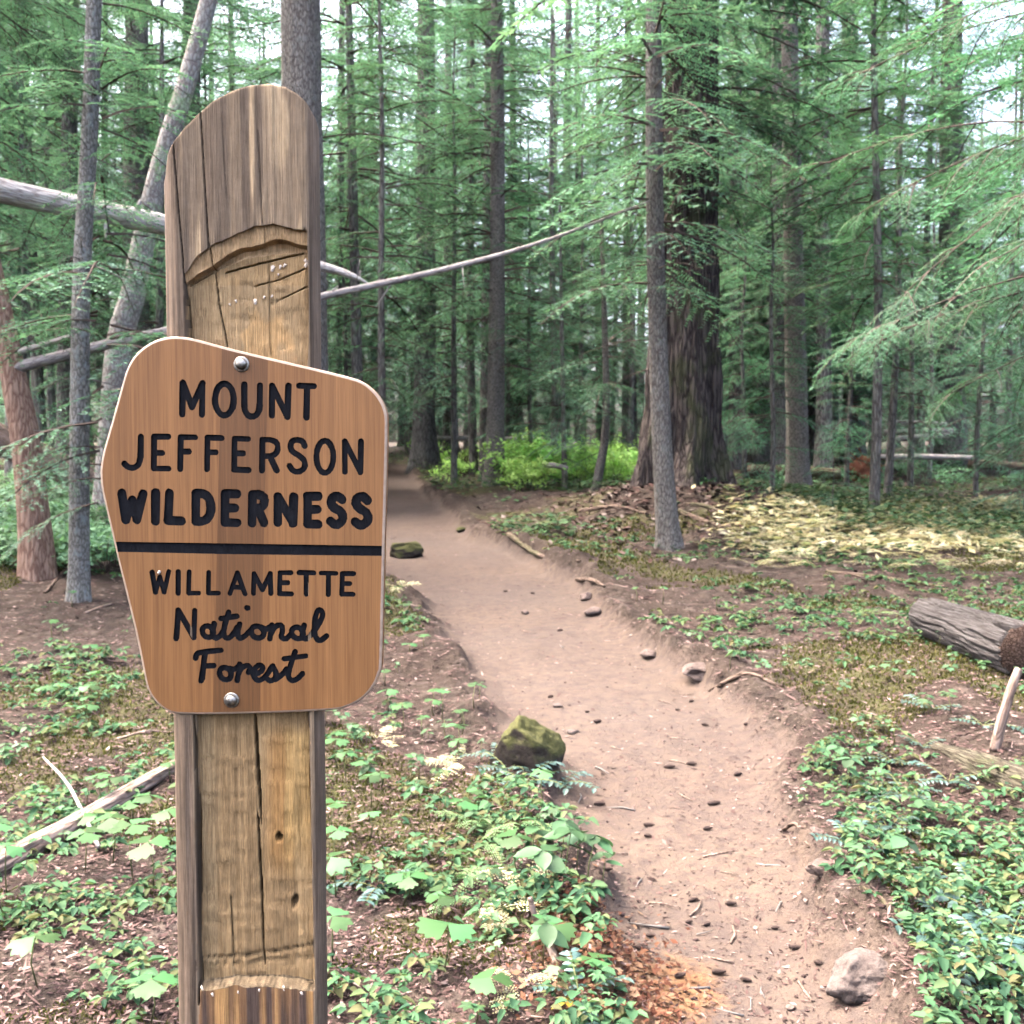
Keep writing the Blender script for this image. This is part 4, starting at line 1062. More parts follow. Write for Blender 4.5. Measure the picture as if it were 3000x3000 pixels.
# hemlock just outside the frame whose long boughs hang into view
bx, by = 5.1, 7.6
hz = on_ground(bx, by)[2]
hem = link('hemlock_tree', None, loc=(bx, by, hz))
tag(hem, 'near hemlock whose long thin dark boughs sweep down into the picture', 'tree')
link('trunk', trunk_mesh([(0, 0, -0.2), (0.03, 0, 2), (0, 0.05, 5), (0.05, 0, 9)], [0.16, 0.14, 0.11, 0.05], 16, 50, 0.05, 9, 61, 0.4), hem, mats=[M['bark']])
def bough(p0, p1, sag, n_spray, seed, fine=True, scale=0.55, needles='needle_bright'):
    """a limb from p0 to p1 with sprays along its outer part; one mesh"""
    rg = np.random.default_rng(seed)
    p0 = np.array(p0); p1 = np.array(p1)
    q = np.linspace(0, 1, 12)
    P = p0 + (p1 - p0) * q[:, None]
    P[:, 2] += sag * 4 * q * (1 - q)
    P[:, :2] += rg.uniform(-0.03, 0.03, (12, 2)).cumsum(0) * 0.6
    L = np.linalg.norm(p1 - p0)
    mb = MB()
    mb.tube(P, np.linspace(0.012, 0.003, 12) * (L / 2.5) ** 0.5, 5, 1)
    az0 = math.atan2(p1[1] - p0[1], p1[0] - p0[0]); pt0 = math.atan2(p1[2] - p0[2], math.hypot(*(p1 - p0)[:2]))
    var = B_fine if fine else B_mid
    for k in range(int(n_spray * (2.6 if fine else 1.8))):
        u = rg.uniform(0.08, 1.0) if k else 1.0
        o = np.array([np.interp(u, q, P[:, c_]) for c_ in range(3)])
        az = az0 + (1 if k % 2 else -1) * rg.uniform(0.3, 1.3) * (0.2 if k == 0 else 1)
        pt = pt0 * 0.5 - rg.uniform(-0.1, 0.6)
        sc = scale * rg.uniform(0.5, 1.45) * (1.15 - 0.4 * u)
        lt, wt = var[rg.integers(len(var))]
        cp, sp, ca_, sa_ = math.cos(pt), math.sin(pt), math.cos(az), math.sin(az)
        Rm = np.array([[ca_, -sa_, 0], [sa_, ca_, 0], [0, 0, 1]]) @ np.array([[cp, 0, -sp], [0, 1, 0], [sp, 0, cp]])
        for arr, m_ in ((lt, 0), (wt, 1)):
            vv = (arr @ Rm.T * sc + o).reshape(-1, 3)
            mb.add(vv, np.arange(len(vv)).reshape(-1, 3), m_)
    me = mb.mesh('bough')
    me.materials.append(M[needles]); me.materials.append(M['twig'])
    return me
hb = np.array([bx, by, hz])
boughs = [((3420, 430), (2520, 640), 8.0, 0.2, 14), ((3400, 330), (2600, 900), 7.2, 0.2, 14), ((3450, 250), (2420, 260), 9.0, 0.2, 16), ((3420, 780), (2480, 1000), 7.6, 0.12, 14), ((3400, 900), (2560, 1010), 7.6, 0.2, 12), ((3420, 600), (2420, 470), 8.2, 0.3, 14),
          ((3420, 100), (2700, 120), 7.6, 0.25, 12), ((3400, 1020), (2760, 1160), 7.8, 0.15, 10), ((3420, -60), (2500, -20), 8.4, 0.3, 12), ((3420, 540), (2900, 760), 6.6, 0.1, 8)]
for k, (a_, b_, Y, sag, ns) in enumerate(boughs):
    p1 = at(*b_, Y) - hb
    z0 = at(*a_, Y)[2] - hz + 0.15
    link('bough', bough((-0.1, 0, z0), p1, sag, ns, 70 + k), hem)

# hemlock outside the other edge: darker boughs in the upper corner
bx2, by2 = -6.2, 9.5
hz2 = on_ground(bx2, by2)[2]
hem2 = link('hemlock_tree', None, loc=(bx2, by2, hz2))
tag(hem2, 'shaded hemlock whose dark green boughs hang over the fallen grey trunk', 'tree')
link('trunk', trunk_mesh([(0, 0, -0.2), (0.03, 0, 2), (0, 0.05, 6), (0.05, 0, 12)], [0.2, 0.17, 0.13, 0.06], 16, 50, 0.05, 9, 62, 0.4), hem2, mats=[M['bark']])
hb2 = np.array([bx2, by2, hz2])
lowl = [(6.2, (420, 420), 10.5, 0.3, 20), (6.9, (330, 200), 11.0, 0.3, 20), (5.4, (480, 640), 10.2, 0.2, 18), (4.6, (250, 760), 10.0, 0.2, 16), (7.6, (480, 60), 11.4, 0.3, 20), (5.8, (120, 330), 9.0, 0.2, 16), (4.0, (400, 830), 11.5, 0.1, 12),
        (7.2, (130, 90), 9.6, 0.3, 20), (6.5, (240, 330), 9.2, 0.2, 18), (5.0, (120, 560), 9.0, 0.15, 14), (7.9, (330, -40), 10.4, 0.3, 18), (6.0, (560, 300), 11.6, 0.3, 20), (3.4, (180, 900), 9.8, 0.1, 12)]
for k, (z0, b_, Y, sag, ns) in enumerate(lowl):
    p1 = at(*b_, Y + 2.4) - hb2
    link('bough', bough((0.1, 0, z0), p1, sag, ns, 90 + k, False, 0.6, 'needle'), hem2)

# ================================================================ fallen wood
M['grey_wood'] = bark_mat('weathered_grey_wood', (0.07862, 0.06444, 0.05815), (0.2247, 0.1949, 0.1776), (0.3631, 0.3332, 0.3112), 30, 3, 0.004)
M['tan_wood'] = bark_mat('weathered_tan_wood', (0.0624, 0.04118, 0.0312), (0.1722, 0.1235, 0.09608), (0.2608, 0.1997, 0.161), 26, 3, 0.006)
M['silver_wood'] = bark_mat('silver_dead_wood', (0.14, 0.115, 0.10), (0.36, 0.315, 0.285), (0.55, 0.51, 0.47), 22, 2, 0.006)
M['old_log'] = bark_mat('weathered_log', (0.01225, 0.009608, 0.009192), (0.04965, 0.04324, 0.04102), (0.09608, 0.09064, 0.08768), 55, 1.2, 0.012)
M['dark_rot'] = bark_mat('dark_rotten_wood', (0.012, 0.008, 0.006), (0.045, 0.027, 0.019), (0.09, 0.06, 0.045), 30, 30, 0.02)
M['brown_log'] = bark_mat('brown_log', (0.03, 0.02, 0.015), (0.085, 0.06, 0.045), (0.15, 0.11, 0.085), 12, 3, 0.02, moss=0.5)
M['moss_log'] = bark_mat('moss_grown_log', (0.02, 0.016, 0.012), (0.06, 0.05, 0.035), (0.11, 0.10, 0.07), 40, 4, 0.015, moss=1.0)
M['red_rot'] = bark_mat('red_rotten_wood', (0.07, 0.022, 0.012), (0.19, 0.07, 0.038), (0.30, 0.13, 0.075), 20, 20, 0.03)
M['cone'] = NT('fir_cone_scales').surf((0.05412, 0.03739, 0.03149), 0.85, None, 0.2)

def aligned(P):
    # local frame whose z runs along the stem, so the grain does too
    d = P[-1] - P[0]
    q = Vector(d).to_track_quat('Z', 'Y')
    Ri = np.array(q.to_matrix()).T
    return P @ Ri.T, q.to_euler()

def pole(name, label, cat, pts, radii, mat, sides=14, rings=46, amp=0.07, seed=1, stubs=(), group=None):
    P = np.array(pts, float)
    o0 = P[np.argmin(P[:, 2])].copy()
    root = link(name, None, loc=o0)
    tag(root, label, cat, group)
    Pl, eu = aligned(P - o0)
    link('stem', trunk_mesh(Pl, radii, sides * 2, rings, amp, 8, seed, 0, 1.6, 10), root, mats=[mat], rot=eu)
    sl = smooth_line(P - o0, 60)
    for (u, d, L, r) in stubs:
        p = sl[int(u * 59)]
        d = np.array(d, float) / np.linalg.norm(d)
        mb = MB().tube([p, p + d * L * .5 + np.array([0, 0, .01]), p + d * L], [r, r * .75, r * .35], 7)
        link('branch_stub', mb.mesh('branch_stub'), root, mats=[mat])
    return root

pole('leaning_dead_trunk', 'bare silvery dead trunk hung slanting across behind the post', 'dead tree',
     [at(-500, 430, 9.45), at(-30, 552, 10.3), at(250, 612, 10.8), at(490, 662, 11.3), at(760, 735, 11.8), at(955, 784, 12.0), at(1030, 808, 12.05), at(1082, 832, 12.1)], [0.15, 0.125, 0.118, 0.11, 0.085, 0.05, 0.036, 0.006], M['silver_wood'], 18, 90, 0.07, 3,
     [(0.30, (0.3, -0.4, 1.0), 0.16, 0.035), (0.38, (0.5, -0.5, 0.9), 0.22, 0.04), (0.33, (0.05, -0.3, -1.0), 0.28, 0.035), (0.22, (-.1, -.4, -1), 0.12, 0.025), (0.93, (0.2, -.2, 1), 0.10, 0.012)])
pole('leaning_pole', 'long thin lichen grey pole leaning between the reddish tree and the slim fir', 'dead tree',
     [at(30, 1082, 10.75), at(320, 1008, 11.0), at(500, 968, 11.3), at(945, 868, 11.9), at(1300, 790, 12.4), at(1600, 705, 12.8), at(1905, 588, 13.05)], [0.062, 0.055, 0.05, 0.043, 0.034, 0.024, 0.010], M['grey_wood'], 10, 80, 0.06, 5,
     [(0.5, (0.3, -0.3, -1), 0.3, 0.008), (0.55, (0.2, -0.4, 1), 0.35, 0.008), (0.6, (-0.6, -0.3, -1), 0.4, 0.008), (0.7, (0.1, -.5, -1), 0.35, 0.007), (0.52, (0.6, -.2, .5), .15, .012)])
pole('fallen_branch', 'short bare branch sticking out of the leaning reddish tree', 'branch', [at(40, 1036, 10.8), at(120, 1012, 10.7), at(210, 984, 10.6)], [0.034, 0.03, 0.02], M['grey_wood'], 8, 20, 0.06, 7)
a_ = at(-120, 1230, 18.5); b_ = at(330, 1440, 18.5)
pole('fallen_tree', 'brown split fallen trunk behind leafy plants and the lichen spotted trunk', 'log', [a_, a_ * .6 + b_ * .4, b_], [0.27, 0.27, 0.25], M['tan_wood'], 20, 50, 0.10, 9)
g0 = px_ground(-40, 2585); g1 = px_ground(240, 2440); g2_ = px_ground(420, 2325); g3 = px_ground(560, 2240)
pole('fallen_pole', 'pale bare fallen pole lying on the litter beside the post', 'branch', [g0 + [0, 0, .035], g1 + [0, 0, .05], g2_ + [0, 0, .045], g3 + [0, 0, .03]], [0.044, 0.043, 0.037, 0.03], M['tan_wood'], 14, 60, 0.10, 11,
     [(0.42, (0.2, -0.6, 0.6), 0.05, 0.010), (0.62, (0.5, -0.8, 0.2), 0.06, 0.009), (0.72, (0.3, -0.8, 0.3), 0.07, 0.008)])
g0 = px_ground(290, 2500); g1 = px_ground(205, 2370); g2_ = px_ground(128, 2255)
pole('stick', 'thin straight grey stick lying across the pale fallen pole', 'stick', [g0 + [0, 0, .02], g1 + [0, 0, .095], g2_ + [0, 0, .06]], [0.009, 0.008, 0.005], M['grey_wood'], 7, 24, 0.05, 13)
g0 = px_ground(1645, 2870); g1 = px_ground(1590, 2760)
pole('stick', 'weathered stick leaning beside the red rotten wood', 'stick', [g0 + [0, 0, .0], g1 + [0, 0, .05], at(1572, 2700, g1[1]) + [0, 0, .0], at(1552, 2630, g1[1])], [0.012, 0.012, 0.011, 0.008], M['tan_wood'], 9, 30, 0.10, 15)
# sawn log
lf = px_ground(2720, 1860); ln = px_ground(3010, 1990)
A = lf + [0, 0, 0.14]; B = ln + [0, 0, 0.16]
d_ = (B - A) / np.linalg.norm(B - A)
lroot = link('cut_log', None, loc=lf)
tag(lroot, 'grey weathered sawn log with a dark hollow end lying in the moss', 'log')
pts = [A + (B - A) * q for q in (0, 0.25, 0.5, 0.75, 1.0)]
Pl, eu = aligned(np.array(pts) - lf)
link('stem', trunk_mesh(Pl, [0.155, 0.16, 0.165, 0.17, 0.172], 150, 50, 0.055, 26, 17, 0, 0.4, 34), lroot, mats=[M['old_log']], rot=eu)
mb = MB()
vv, ff = tube_arrays(np.array([B - d_ * 0.02, B + d_ * 0.004, B + d_ * 0.006]) - lf, [0.165, 0.158, 0.02], 26)
link('sawn_end', MB().add(vv, ff, 0, True).mesh('sawn_end'), lroot, mats=[M['dark_rot']])
# upright stub and mossy log at the edge
g0 = px_ground(2915, 2200); 
pole('broken_stub', 'pale broken branch stub propped upright near the mossy log', 'stick', [g0, at(2935, 2110, g0[1]), at(2962, 2020, g0[1] + .02), at(2985, 1960, g0[1] + .05)], [0.026, 0.025, 0.022, 0.018], M['tan_wood'], 10, 30, 0.10, 19)
g0 = px_ground(2740, 2190); g1 = px_ground(3060, 2330)
pole('mossy_log', 'half buried mossy log sloping through the verge plants', 'log', [g0 + [0, 0, -.03], (g0 + g1) / 2 + [0, 0, -.01], g1 + [0, 0, -.01]], [0.05, 0.075, 0.085], M['moss_log'], 16, 40, 0.15, 21)
# far fallen wood
for k, (pa, pb, Y, r, lab) in enumerate((((1240, 1283), (1620, 1288), 34.0, 0.07, 'long thin fallen pole lying level far behind the trail bend'), ((2600, 1238), (2772, 1243), 29.5, 0.07, 'topmost grey log of the stack beyond the root plate'), ((2590, 1268), (2790, 1262), 29.0, 0.09, 'middle grey log of the stack beyond the root plate'),
      ((2610, 1288), (2780, 1276), 28.6, 0.08, 'lowest grey log of the stack beyond the root plate'), ((2570, 1340), (2860, 1342), 25.5, 0.07, 'slim grey log lying in the mossy hollow'), ((2190, 1382), (2460, 1392), 25.0, 0.17, 'dark brown rotting log behind the straight mid sized fir'), ((2840, 1360), (3100, 1378), 23.0, 0.10, 'dark fallen log at the picture edge in the hollow'),
      ((1590, 1362), (1665, 1372), 22.5, 0.06, 'pale short log lying in the bright green shrubs'), ((1690, 1300), (1640, 1335), 26.0, 0.06, 'bleached leaning log end among the bright green shrubs'))):
    pole('fallen_log', lab, 'log', [at(*pa, Y), (at(*pa, Y) + at(*pb, Y)) / 2 + [0, 0, 0.02], at(*pb, Y)], [r, r, r * .85], M['grey_wood'] if k not in (5, 6) else M['brown_log'], 12, 24, 0.08, 30 + k)
for k, (pa, pb, w, lab) in enumerate((((1490, 1572), (1700, 1648), 14, 'exposed root along the trail bank below the slim fir'), ((1690, 1702), (1770, 1722), 12, 'short dark root edge at the trail verge'), ((2080, 2030), (2290, 2015), 12, 'curved dark root beside the flat stone'), ((2290, 2440), (2370, 2500), 10, 'thin root crossing the verge of the trail'), ((2520, 2610), (2640, 2740), 11, 'wiry root running down the verge to the pale rock'),
       ((2420, 1680), (2760, 1725), 16, 'dark splintered log lying flat beyond the sawn log'), ((1700, 1500), (1900, 1510), 13, 'dark stick on the duff mound'), ((1990, 1500), (2180, 1560), 16, 'dark bark slab stick on the duff mound'), ((2010, 1480), (2110, 1500), 14, 'short brown stick near the old fir foot'), ((2150, 1590), (2230, 1588), 12, 'bleached stick at the edge of the dry ferns'), ((0, 2070), (110, 2065), 10, 'dark stick in the litter at the picture edge'), ((340, 2170), (495, 2150), 9, 'pale stick in the litter beside the post'), ((250, 1800), (330, 1770), 9, 'twig at the foot of the spotted trunk'), ((130, 1740), (200, 1660), 10, 'slanted dead branch by the spotted trunk'))):
    qa, qb = px_ground(*pa), px_ground(*pb)
    r = w / F * qa[1] * 0.5
    m_ = (qa + qb) / 2; m_ = on_ground(m_[0] + 0.01, m_[1] + 0.02)
    pole('root' if 'root' in lab else 'stick', lab, 'root' if 'root' in lab else 'stick', [qa + [0, 0, r * .2], m_ + [0, 0, r * 0.3], qb + [0, 0, r * .3]], [r, r * 1.1, r * .6], M['brown_log'] if w not in (9,) and 'bleached' not in lab else M['tan_wood'], 8, 30, 0.18, 50 + k)

# upturned root plate
rp = at(2540, 1265, 29.0)
rroot = link('root_plate', None, loc=(rp[0], rp[1], on_ground(rp[0], rp[1])[2]))
tag(rroot, 'rust red upturned root plate of a fallen tree', 'root plate')
def rock_mesh(seed, dims, n=20, rough=0.16, cuts=6, name='rock'):
    gg = np.random.default_rng(seed)
    V, Fq = [], []
    lin = np.linspace(-1, 1, n)
    k = 0
    for ax_ in range(3):
        for sg_ in (-1, 1):
            u, v = np.meshgrid(lin, lin, indexing='ij')
            p = np.zeros((n, n, 3)); p[..., ax_] = sg_; p[..., (ax_ + 1) % 3] = u * sg_; p[..., (ax_ + 2) % 3] = v
            V.append(p.reshape(-1, 3))
            ii = np.arange(n * n).reshape(n, n) + k
            Fq.append(np.stack([ii[:-1, :-1], ii[1:, :-1], ii[1:, 1:], ii[:-1, 1:]], -1).reshape(-1, 4)); k += n * n
    V = np.concatenate(V); V /= np.linalg.norm(V, axis=1, keepdims=True)
    for _ in range(cuts):
        d = gg.normal(size=3); d /= np.linalg.norm(d)
        h = gg.uniform(0.55, 0.8)
        o_ = np.clip(V @ d - h, 0, None)
        V = V - o_[:, None] * d * 0.92
    nn = V / np.linalg.norm(V, axis=1, keepdims=True)
    V = V + nn * (rough * vnoise(V * 1.7 + seed, seed) + rough * .4 * vnoise(V * 4.5, seed + 1) + rough * .2 * vnoise(V * 12, seed + 2))[:, None]
    V = V * np.array(dims)
    me = raw_mesh(name, V, Fq, None, [np.ones(sum(map(len, Fq)), bool)])
    # weld the seams
    import bmesh
    bm = bmesh.new(); bm.from_mesh(me); bmesh.ops.remove_doubles(bm, verts=bm.verts, dist=min(dims) * 1e-3); bm.to_mesh(me); bm.free()
    return me
me = rock_mesh(77, (0.46, 0.3, 0.44), 22, 0.35, 2, 'soil'); link('soil_mass', me, rroot, loc=(0, 0, 0.35), mats=[M['red_rot']])
gg = np.random.default_rng(8)
for k in range(12):
    az = gg.uniform(0, 6.28); e = np.array([math.cos(az), -0.4, math.sin(az) * .9 + .1])
    mb = MB().tube([e * .3 + [0, 0, .35], e * .5 + [0, 0, .38], e * gg.uniform(.6, .8) + [gg.uniform(-.1, .1), 0, .35]], [0.03, 0.02, 0.006], 5)
    link('root', mb.mesh('root'), rroot, mats=[M['red_rot']])

# ================================================================ rocks
def rock_mat(name, c0, c1, moss):
    t = NT(name)
    P = t.pos((1, 1, 1))
    n1 = t.noise(P, 9, 6, 0.65); n2_ = t.noise(P, 50, 4, 0.7)
    c = t.ramp(n1, [(0.3, c0), (0.7, c1)])
    c = t.mix(t.ramp(n2_, [(0.35, (0.5,) * 3), (0.55, (0,) * 3)]), c, tuple(q * 0.45 for q in c0))
    if moss:
        nz = t.n("SeparateXYZ", {0: t.n("NewGeometry").outputs["Normal"]}).outputs[2]
        f_ = t.math('ADD', t.math('MULTIPLY', nz, 0.45), n1)
        c = t.mix(t.ramp(f_, [(0.62 - moss * .15, (0,) * 3), (0.78 - moss * .1, (0.9,) * 3)]), c, t.ramp(n2_, [(0.3, (0.0275, 0.03025, 0.0099)), (0.7, (0.077, 0.077, 0.02475))]))
    return t.surf(c, 0.92, t.bump(t.math('ADD', n1, t.math('MULTIPLY', n2_, .5)), 0.8, 0.02), 0.15)
M['rock_moss'] = rock_mat('mossy_rock', (0.03588, 0.02808, 0.02184), (0.07254, 0.05772, 0.04602), 1.2)
M['rock_pale'] = rock_mat('pale_rock', (0.07113, 0.05432, 0.04743), (0.1231, 0.1018, 0.09024), 0.0)
M['rock_mid'] = rock_mat('trail_rock', (0.07776, 0.05664, 0.048), (0.1306, 0.1008, 0.0864), 0.0)
for k, (px, py, wpx, asp, dep, m_, sink, lab, cat) in enumerate(((1540, 2256, 230, 1.0, 0.85, 'rock_moss', 0.55, 'square mossy boulder at the trail edge behind blue green leaves', 'boulder'), (1183, 1635, 112, 0.62, 0.8, 'rock_moss', 0.4, 'low mossy boulder beside the trail next to the sign edge', 'boulder'),
     (2535, 2930, 260, 0.6, 0.9, 'rock_pale', 0.66, 'pale grey rock sunk in the verge at the bottom edge', 'rock'), (2050, 1990, 130, 0.4, 0.7, 'rock_mid', 0.3, 'flat grey stone at the trail edge by a curved root', 'rock'), (1738, 1805, 62, 0.6, 0.8, 'rock_mid', 0.35, 'knobbly stone in the trail, lower of two', 'rock'), (1716, 1758, 50, 0.6, 0.8, 'rock_mid', 0.35, 'small upright stone in the trail, upper of two', 'rock'),
     (1537, 1800, 34, 0.5, 0.8, 'rock_mid', 0.4, 'lone small stone in the middle of the trail', 'rock'), (1908, 1930, 66, 0.5, 0.8, 'rock_mid', 0.3, 'grey stone half sunk at the trail verge above the flat stone', 'rock'), (2408, 2570, 95, 0.62, 0.7, 'rock_mid', 0.4, 'brown stone set in the trail bank below a wiry root', 'rock'), (2395, 2450, 60, 0.5, 0.7, 'rock_mid', 0.4, 'small brown stone in the mossy trail bank', 'rock'),
     (1635, 2072, 34, 0.3, 0.9, 'rock_pale', 0.2, 'flat pale pebble beside the square boulder', 'stone'), (1680, 2150, 40, 0.3, 0.9, 'rock_pale', 0.2, 'flat whitish stone pressed in the trail by the square boulder', 'stone'), (2320, 2965, 34, 0.5, 0.9, 'rock_mid', 0.3, 'small bluish stone on the trail at the bottom edge', 'stone'), (1380, 1385, 120, 0.5, 0.8, 'rock_moss', 0.35, 'dark mossy rock heap at the inside of the trail bend', 'boulder'), (1275, 1418, 44, 0.4, 0.8, 'rock_mid', 0.3, 'small stone beside the dark rock heap at the trail bend', 'rock'),
     (1350, 1560, 40, 0.5, 0.8, 'rock_moss', 0.3, 'small stone sunk at the inner trail bank', 'rock'))):
    gp = px_ground(px, py)
    wr = wpx / F * gp[1] / 2
    me = rock_mesh(100 + k, (wr, wr * dep, wr * asp), 22 if wpx > 90 else 12, 0.14, 7)
    o = link('boulder' if cat == 'boulder' else 'rock', me, None, loc=gp + [0, wr * dep * .5, wr * asp * (1 - sink) * .9], mats=[M[m_]], rot=(0, 0, 0.3 * k))
    tag(o, lab, cat)

# ================================================================ cones, twigs and chips on the trail
def cone_mesh():
    mb = MB()
    n, k = 10, 9
    for i_ in range(k):
        u = i_ / (k - 1)
        r = 0.013 * math.sin(math.pi * (0.12 + 0.8 * u)) + 0.002
        for j in range(n):
            a = 2 * math.pi * (j + 0.5 * (i_ % 2)) / n
            c = np.array([u * 0.06 - 0.03, r * math.cos(a), r * math.sin(a)])
            o_ = np.array([0.35, math.cos(a), math.sin(a)]) * 0.006
            s_ = np.array([0, -math.sin(a), math.cos(a)]) * 0.0045
            mb.add([c - s_ - o_ * .6, c + s_ - o_ * .6, c + o_ + [0.004, 0, 0]], [[0, 1, 2]])
    mb.tube([(-0.03, 0, 0), (-0.02, 0, 0), (0, 0, 0), (0.022, 0, 0), (0.03, 0, 0)], [0.004, 0.009, 0.0115, 0.008, 0.003], 8)
    return mb.mesh('cone')
CONE = cone_mesh(); CONE.materials.append(M['cone'])
cones = [(2017, 2710), (2070, 2718), (1990, 2872), (2105, 2865), (1880, 2790), (1905, 2752), (2140, 2660), (2030, 2645), (1900, 2425), (1897, 2457), (1960, 2252), (2025, 2242), (2065, 2130), (2185, 2137), (2160, 2275), (1985, 2083), (2025, 2058), (2090, 2362), (2072, 2433), (1755, 2362), (1780, 2560), (2185, 2880), (2270, 2728), (1750, 2120), (1720, 2090), (1612, 2045), (1560, 1740), (1640, 1850), (1480, 1735), (2400, 2840), (2330, 2785)]
for (px, py) in cones:
    gp = px_ground(px, py)
    o = link('fir_cone', CONE, None, loc=gp + [0, 0, 0.009], rot=(gg.uniform(-.3, .3), gg.uniform(-.15, .15), gg.uniform(-0.7, 0.7)), scale=gg.uniform(0.45, 0.95))
    tag(o, 'small dark brown fir cone lying on the bare dirt trail', 'cone', 'fir cones scattered on the trail')
TW = []
for k in range(6):
    p = [np.zeros(3), np.array([0.04, gg.uniform(-.006, .006), 0.003]), np.array([0.10, gg.uniform(-.015, .015), 0.0])]
    me = MB().tube(p, [0.0035, 0.003, 0.0018], 5).mesh('twig'); me.materials.append(M['tan_wood'] if k % 2 else M['dead_twig']); TW.append(me)
twigs = [(2140, 2770), (2080, 2900), (2200, 2930), (1840, 2505), (1860, 2380), (1960, 2165), (1960, 2230), (1930, 2055), (1880, 2580), (2020, 2690), (2040, 2745), (1745, 2250), (2000, 2040), (2290, 2650), (2240, 2540), (1960, 2730), (2230, 2905), (2380, 2950), (2180, 2985), (1700, 2330), (2110, 2560), (1650, 1900), (1530, 1850), (1990, 2330), (1790, 2190), (2220, 2300), (2060, 2520), (2150, 2830), (1900, 2650)]
tw_l = []
for (px, py) in twigs:
    gp = px_ground(px, py)
    o = link('twig', TW[gg.integers(6)], None, loc=gp + [0, 0, 0.005], rot=(0, 0, gg.uniform(0, 6.28)), scale=gg.uniform(0.7, 1.6))
    tag(o, 'short broken twig lying on the bare dirt trail', 'twig', 'twigs on the trail')

# ================================================================ leaves and plants
def fan_leaf(n=9, scallop=0.07, spread=1.25, cup=0.10):
    """fan shaped leaflet, stalk at the origin, pointing +x"""
    V = [(0, 0, 0)]
    for a in np.linspace(-spread, spread, n * 2 + 1):
        k = np.cos(a * 0.55)
        r = 0.92 * k ** 0.7 + scallop * math.cos((a / spread) * math.pi * n * 0.5)
        x, y = r * math.cos(a * 0.62), r * math.sin(a * 0.72)
        V.append((x, y, -cup * (x * x + y * y) + 0.10 * abs(y)))
    V.append((0.5, 0, 0.0))
    m = len(V) - 1
    Fc = [[m, i_, i_ + 1] for i_ in range(1, m - 1)] + [[0, 1, m], [0, m, m - 1]]
    return MB().add(V, Fc, 0, True)
def lobed_leaf():
    angs = np.radians([0, 14, 24, 38, 52, 62, 78, 98, 112, 135, 160])
    rs = [1.0, 0.72, 0.55, 0.74, 0.88, 0.60, 0.46, 0.66, 0.48, 0.36, 0.26]
    top = [(r * math.cos(a), r * math.sin(a)) for a, r in zip(angs, rs)]
    pts = [(x, -y) for x, y in top[::-1]] + top[1:]
    V = [(0.42 + x * .62, y * .62, -0.10 * (x * x + y * y) + 0.08 * abs(y)) for x, y in pts] + [(0.36, 0, 0.0)]
    m = len(V) - 1
    return MB().add(V, [[m, i_, (i_ + 1) % m] for i_ in range(m)], 0, True)
def oval_leaf(w=0.36, drop=0.22, n=5):
    V = []
    for q in np.linspace(0, 1, n + 1):
        h = w * math.sin(math.pi * q ** 0.8) ** 0.8 if 0 < q < 1 else 0.005
        V += [(q, -h, 0.06 - drop * q * q), (q, 0, -drop * q * q), (q, h, 0.06 - drop * q * q)]
    Fc = []
    for i_ in range(n):
        a = i_ * 3
        Fc += [[a, a + 1, a + 4, a + 3], [a + 1, a + 2, a + 5, a + 4]]
    return MB().add(V, Fc, 0, True)
mint = [(0.04366, 0.1082, 0.04171), (0.06047, 0.1385, 0.05398), (0.08057, 0.1645, 0.07113)]
M['leaf_fresh'] = leaf_mat('fresh_green_leaf', [(0.04503, 0.1205, 0.03611), (0.06007, 0.1487, 0.04676), (0.07806, 0.1767, 0.06378)], 0.4, 0.5, 0.3, 'OBJ')
M['leaf_mint'] = leaf_mat('mint_green_leaf', mint, 0.35, 0.5, 0.35, 'OBJ')
M['leaf_cover'] = leaf_mat('ground_cover_leaf', [(0.02346, 0.06519, 0.03332), (0.04302, 0.1053, 0.04722), (0.06252, 0.1404, 0.06109), (0.09389, 0.1806, 0.08331), (0.1095, 0.1505, 0.06109), (0.1143, 0.1028, 0.04635)], 0.35, 0.7, 0.15)
M['leaf_mint_shrub'] = leaf_mat('mint_shrub_leaf', [(0.09, 0.19, 0.10), (0.14, 0.27, 0.14), (0.20, 0.35, 0.19)], 0.4, 0.6, 0.2)
M['leaf_shrub'] = leaf_mat('shrub_leaf', [(0.2111, 0.396, 0.09984), (0.3284, 0.5742, 0.1498), (0.4692, 0.7524, 0.2246)], 0.45, 0.55, 0.25)
M['leaf_blue'] = leaf_mat('blue_green_leaf', [(0.03067, 0.07249, 0.05855), (0.05018, 0.1059, 0.08364), (0.07806, 0.145, 0.1171)], 0.2, 0.35, 0.5)
M['fern_green'] = leaf_mat('fern_green', [(0.16, 0.29, 0.12), (0.24, 0.37, 0.17)], 0.4, 0.6, 0.2)
M['fern_dry'] = leaf_mat('dry_fern', [(0.3874, 0.3324, 0.1653), (0.5596, 0.5048, 0.281), (0.6673, 0.6649, 0.4959)], 0.4, 0.7, 0.15)
M['leaf_yellow'] = leaf_mat('yellow_leaf', [(0.5, 0.34, 0.03), (0.6, 0.45, 0.08)], 0.3, 0.6, 0.2, 'OBJ')
M['stem_green'] = NT('plant_stem').surf((0.12, 0.13, 0.05), 0.7, None, 0.2)
LEAF = {'fan': fan_leaf().mesh('leaf'), 'fan2': fan_leaf(7, 0.10, 1.15, 0.16).mesh('leaf'), 'lobed': lobed_leaf().mesh('leaf'), 'oval': oval_leaf().mesh('leaf'), 'oval2': oval_leaf(0.27, 0.3).mesh('leaf')}
for k_ in ('fan', 'fan2'): LEAF[k_].materials.append(M['leaf_fresh'])
for k_ in ('lobed', 'oval', 'oval2'): LEAF[k_].materials.append(M['leaf_mint'])
STEM = []
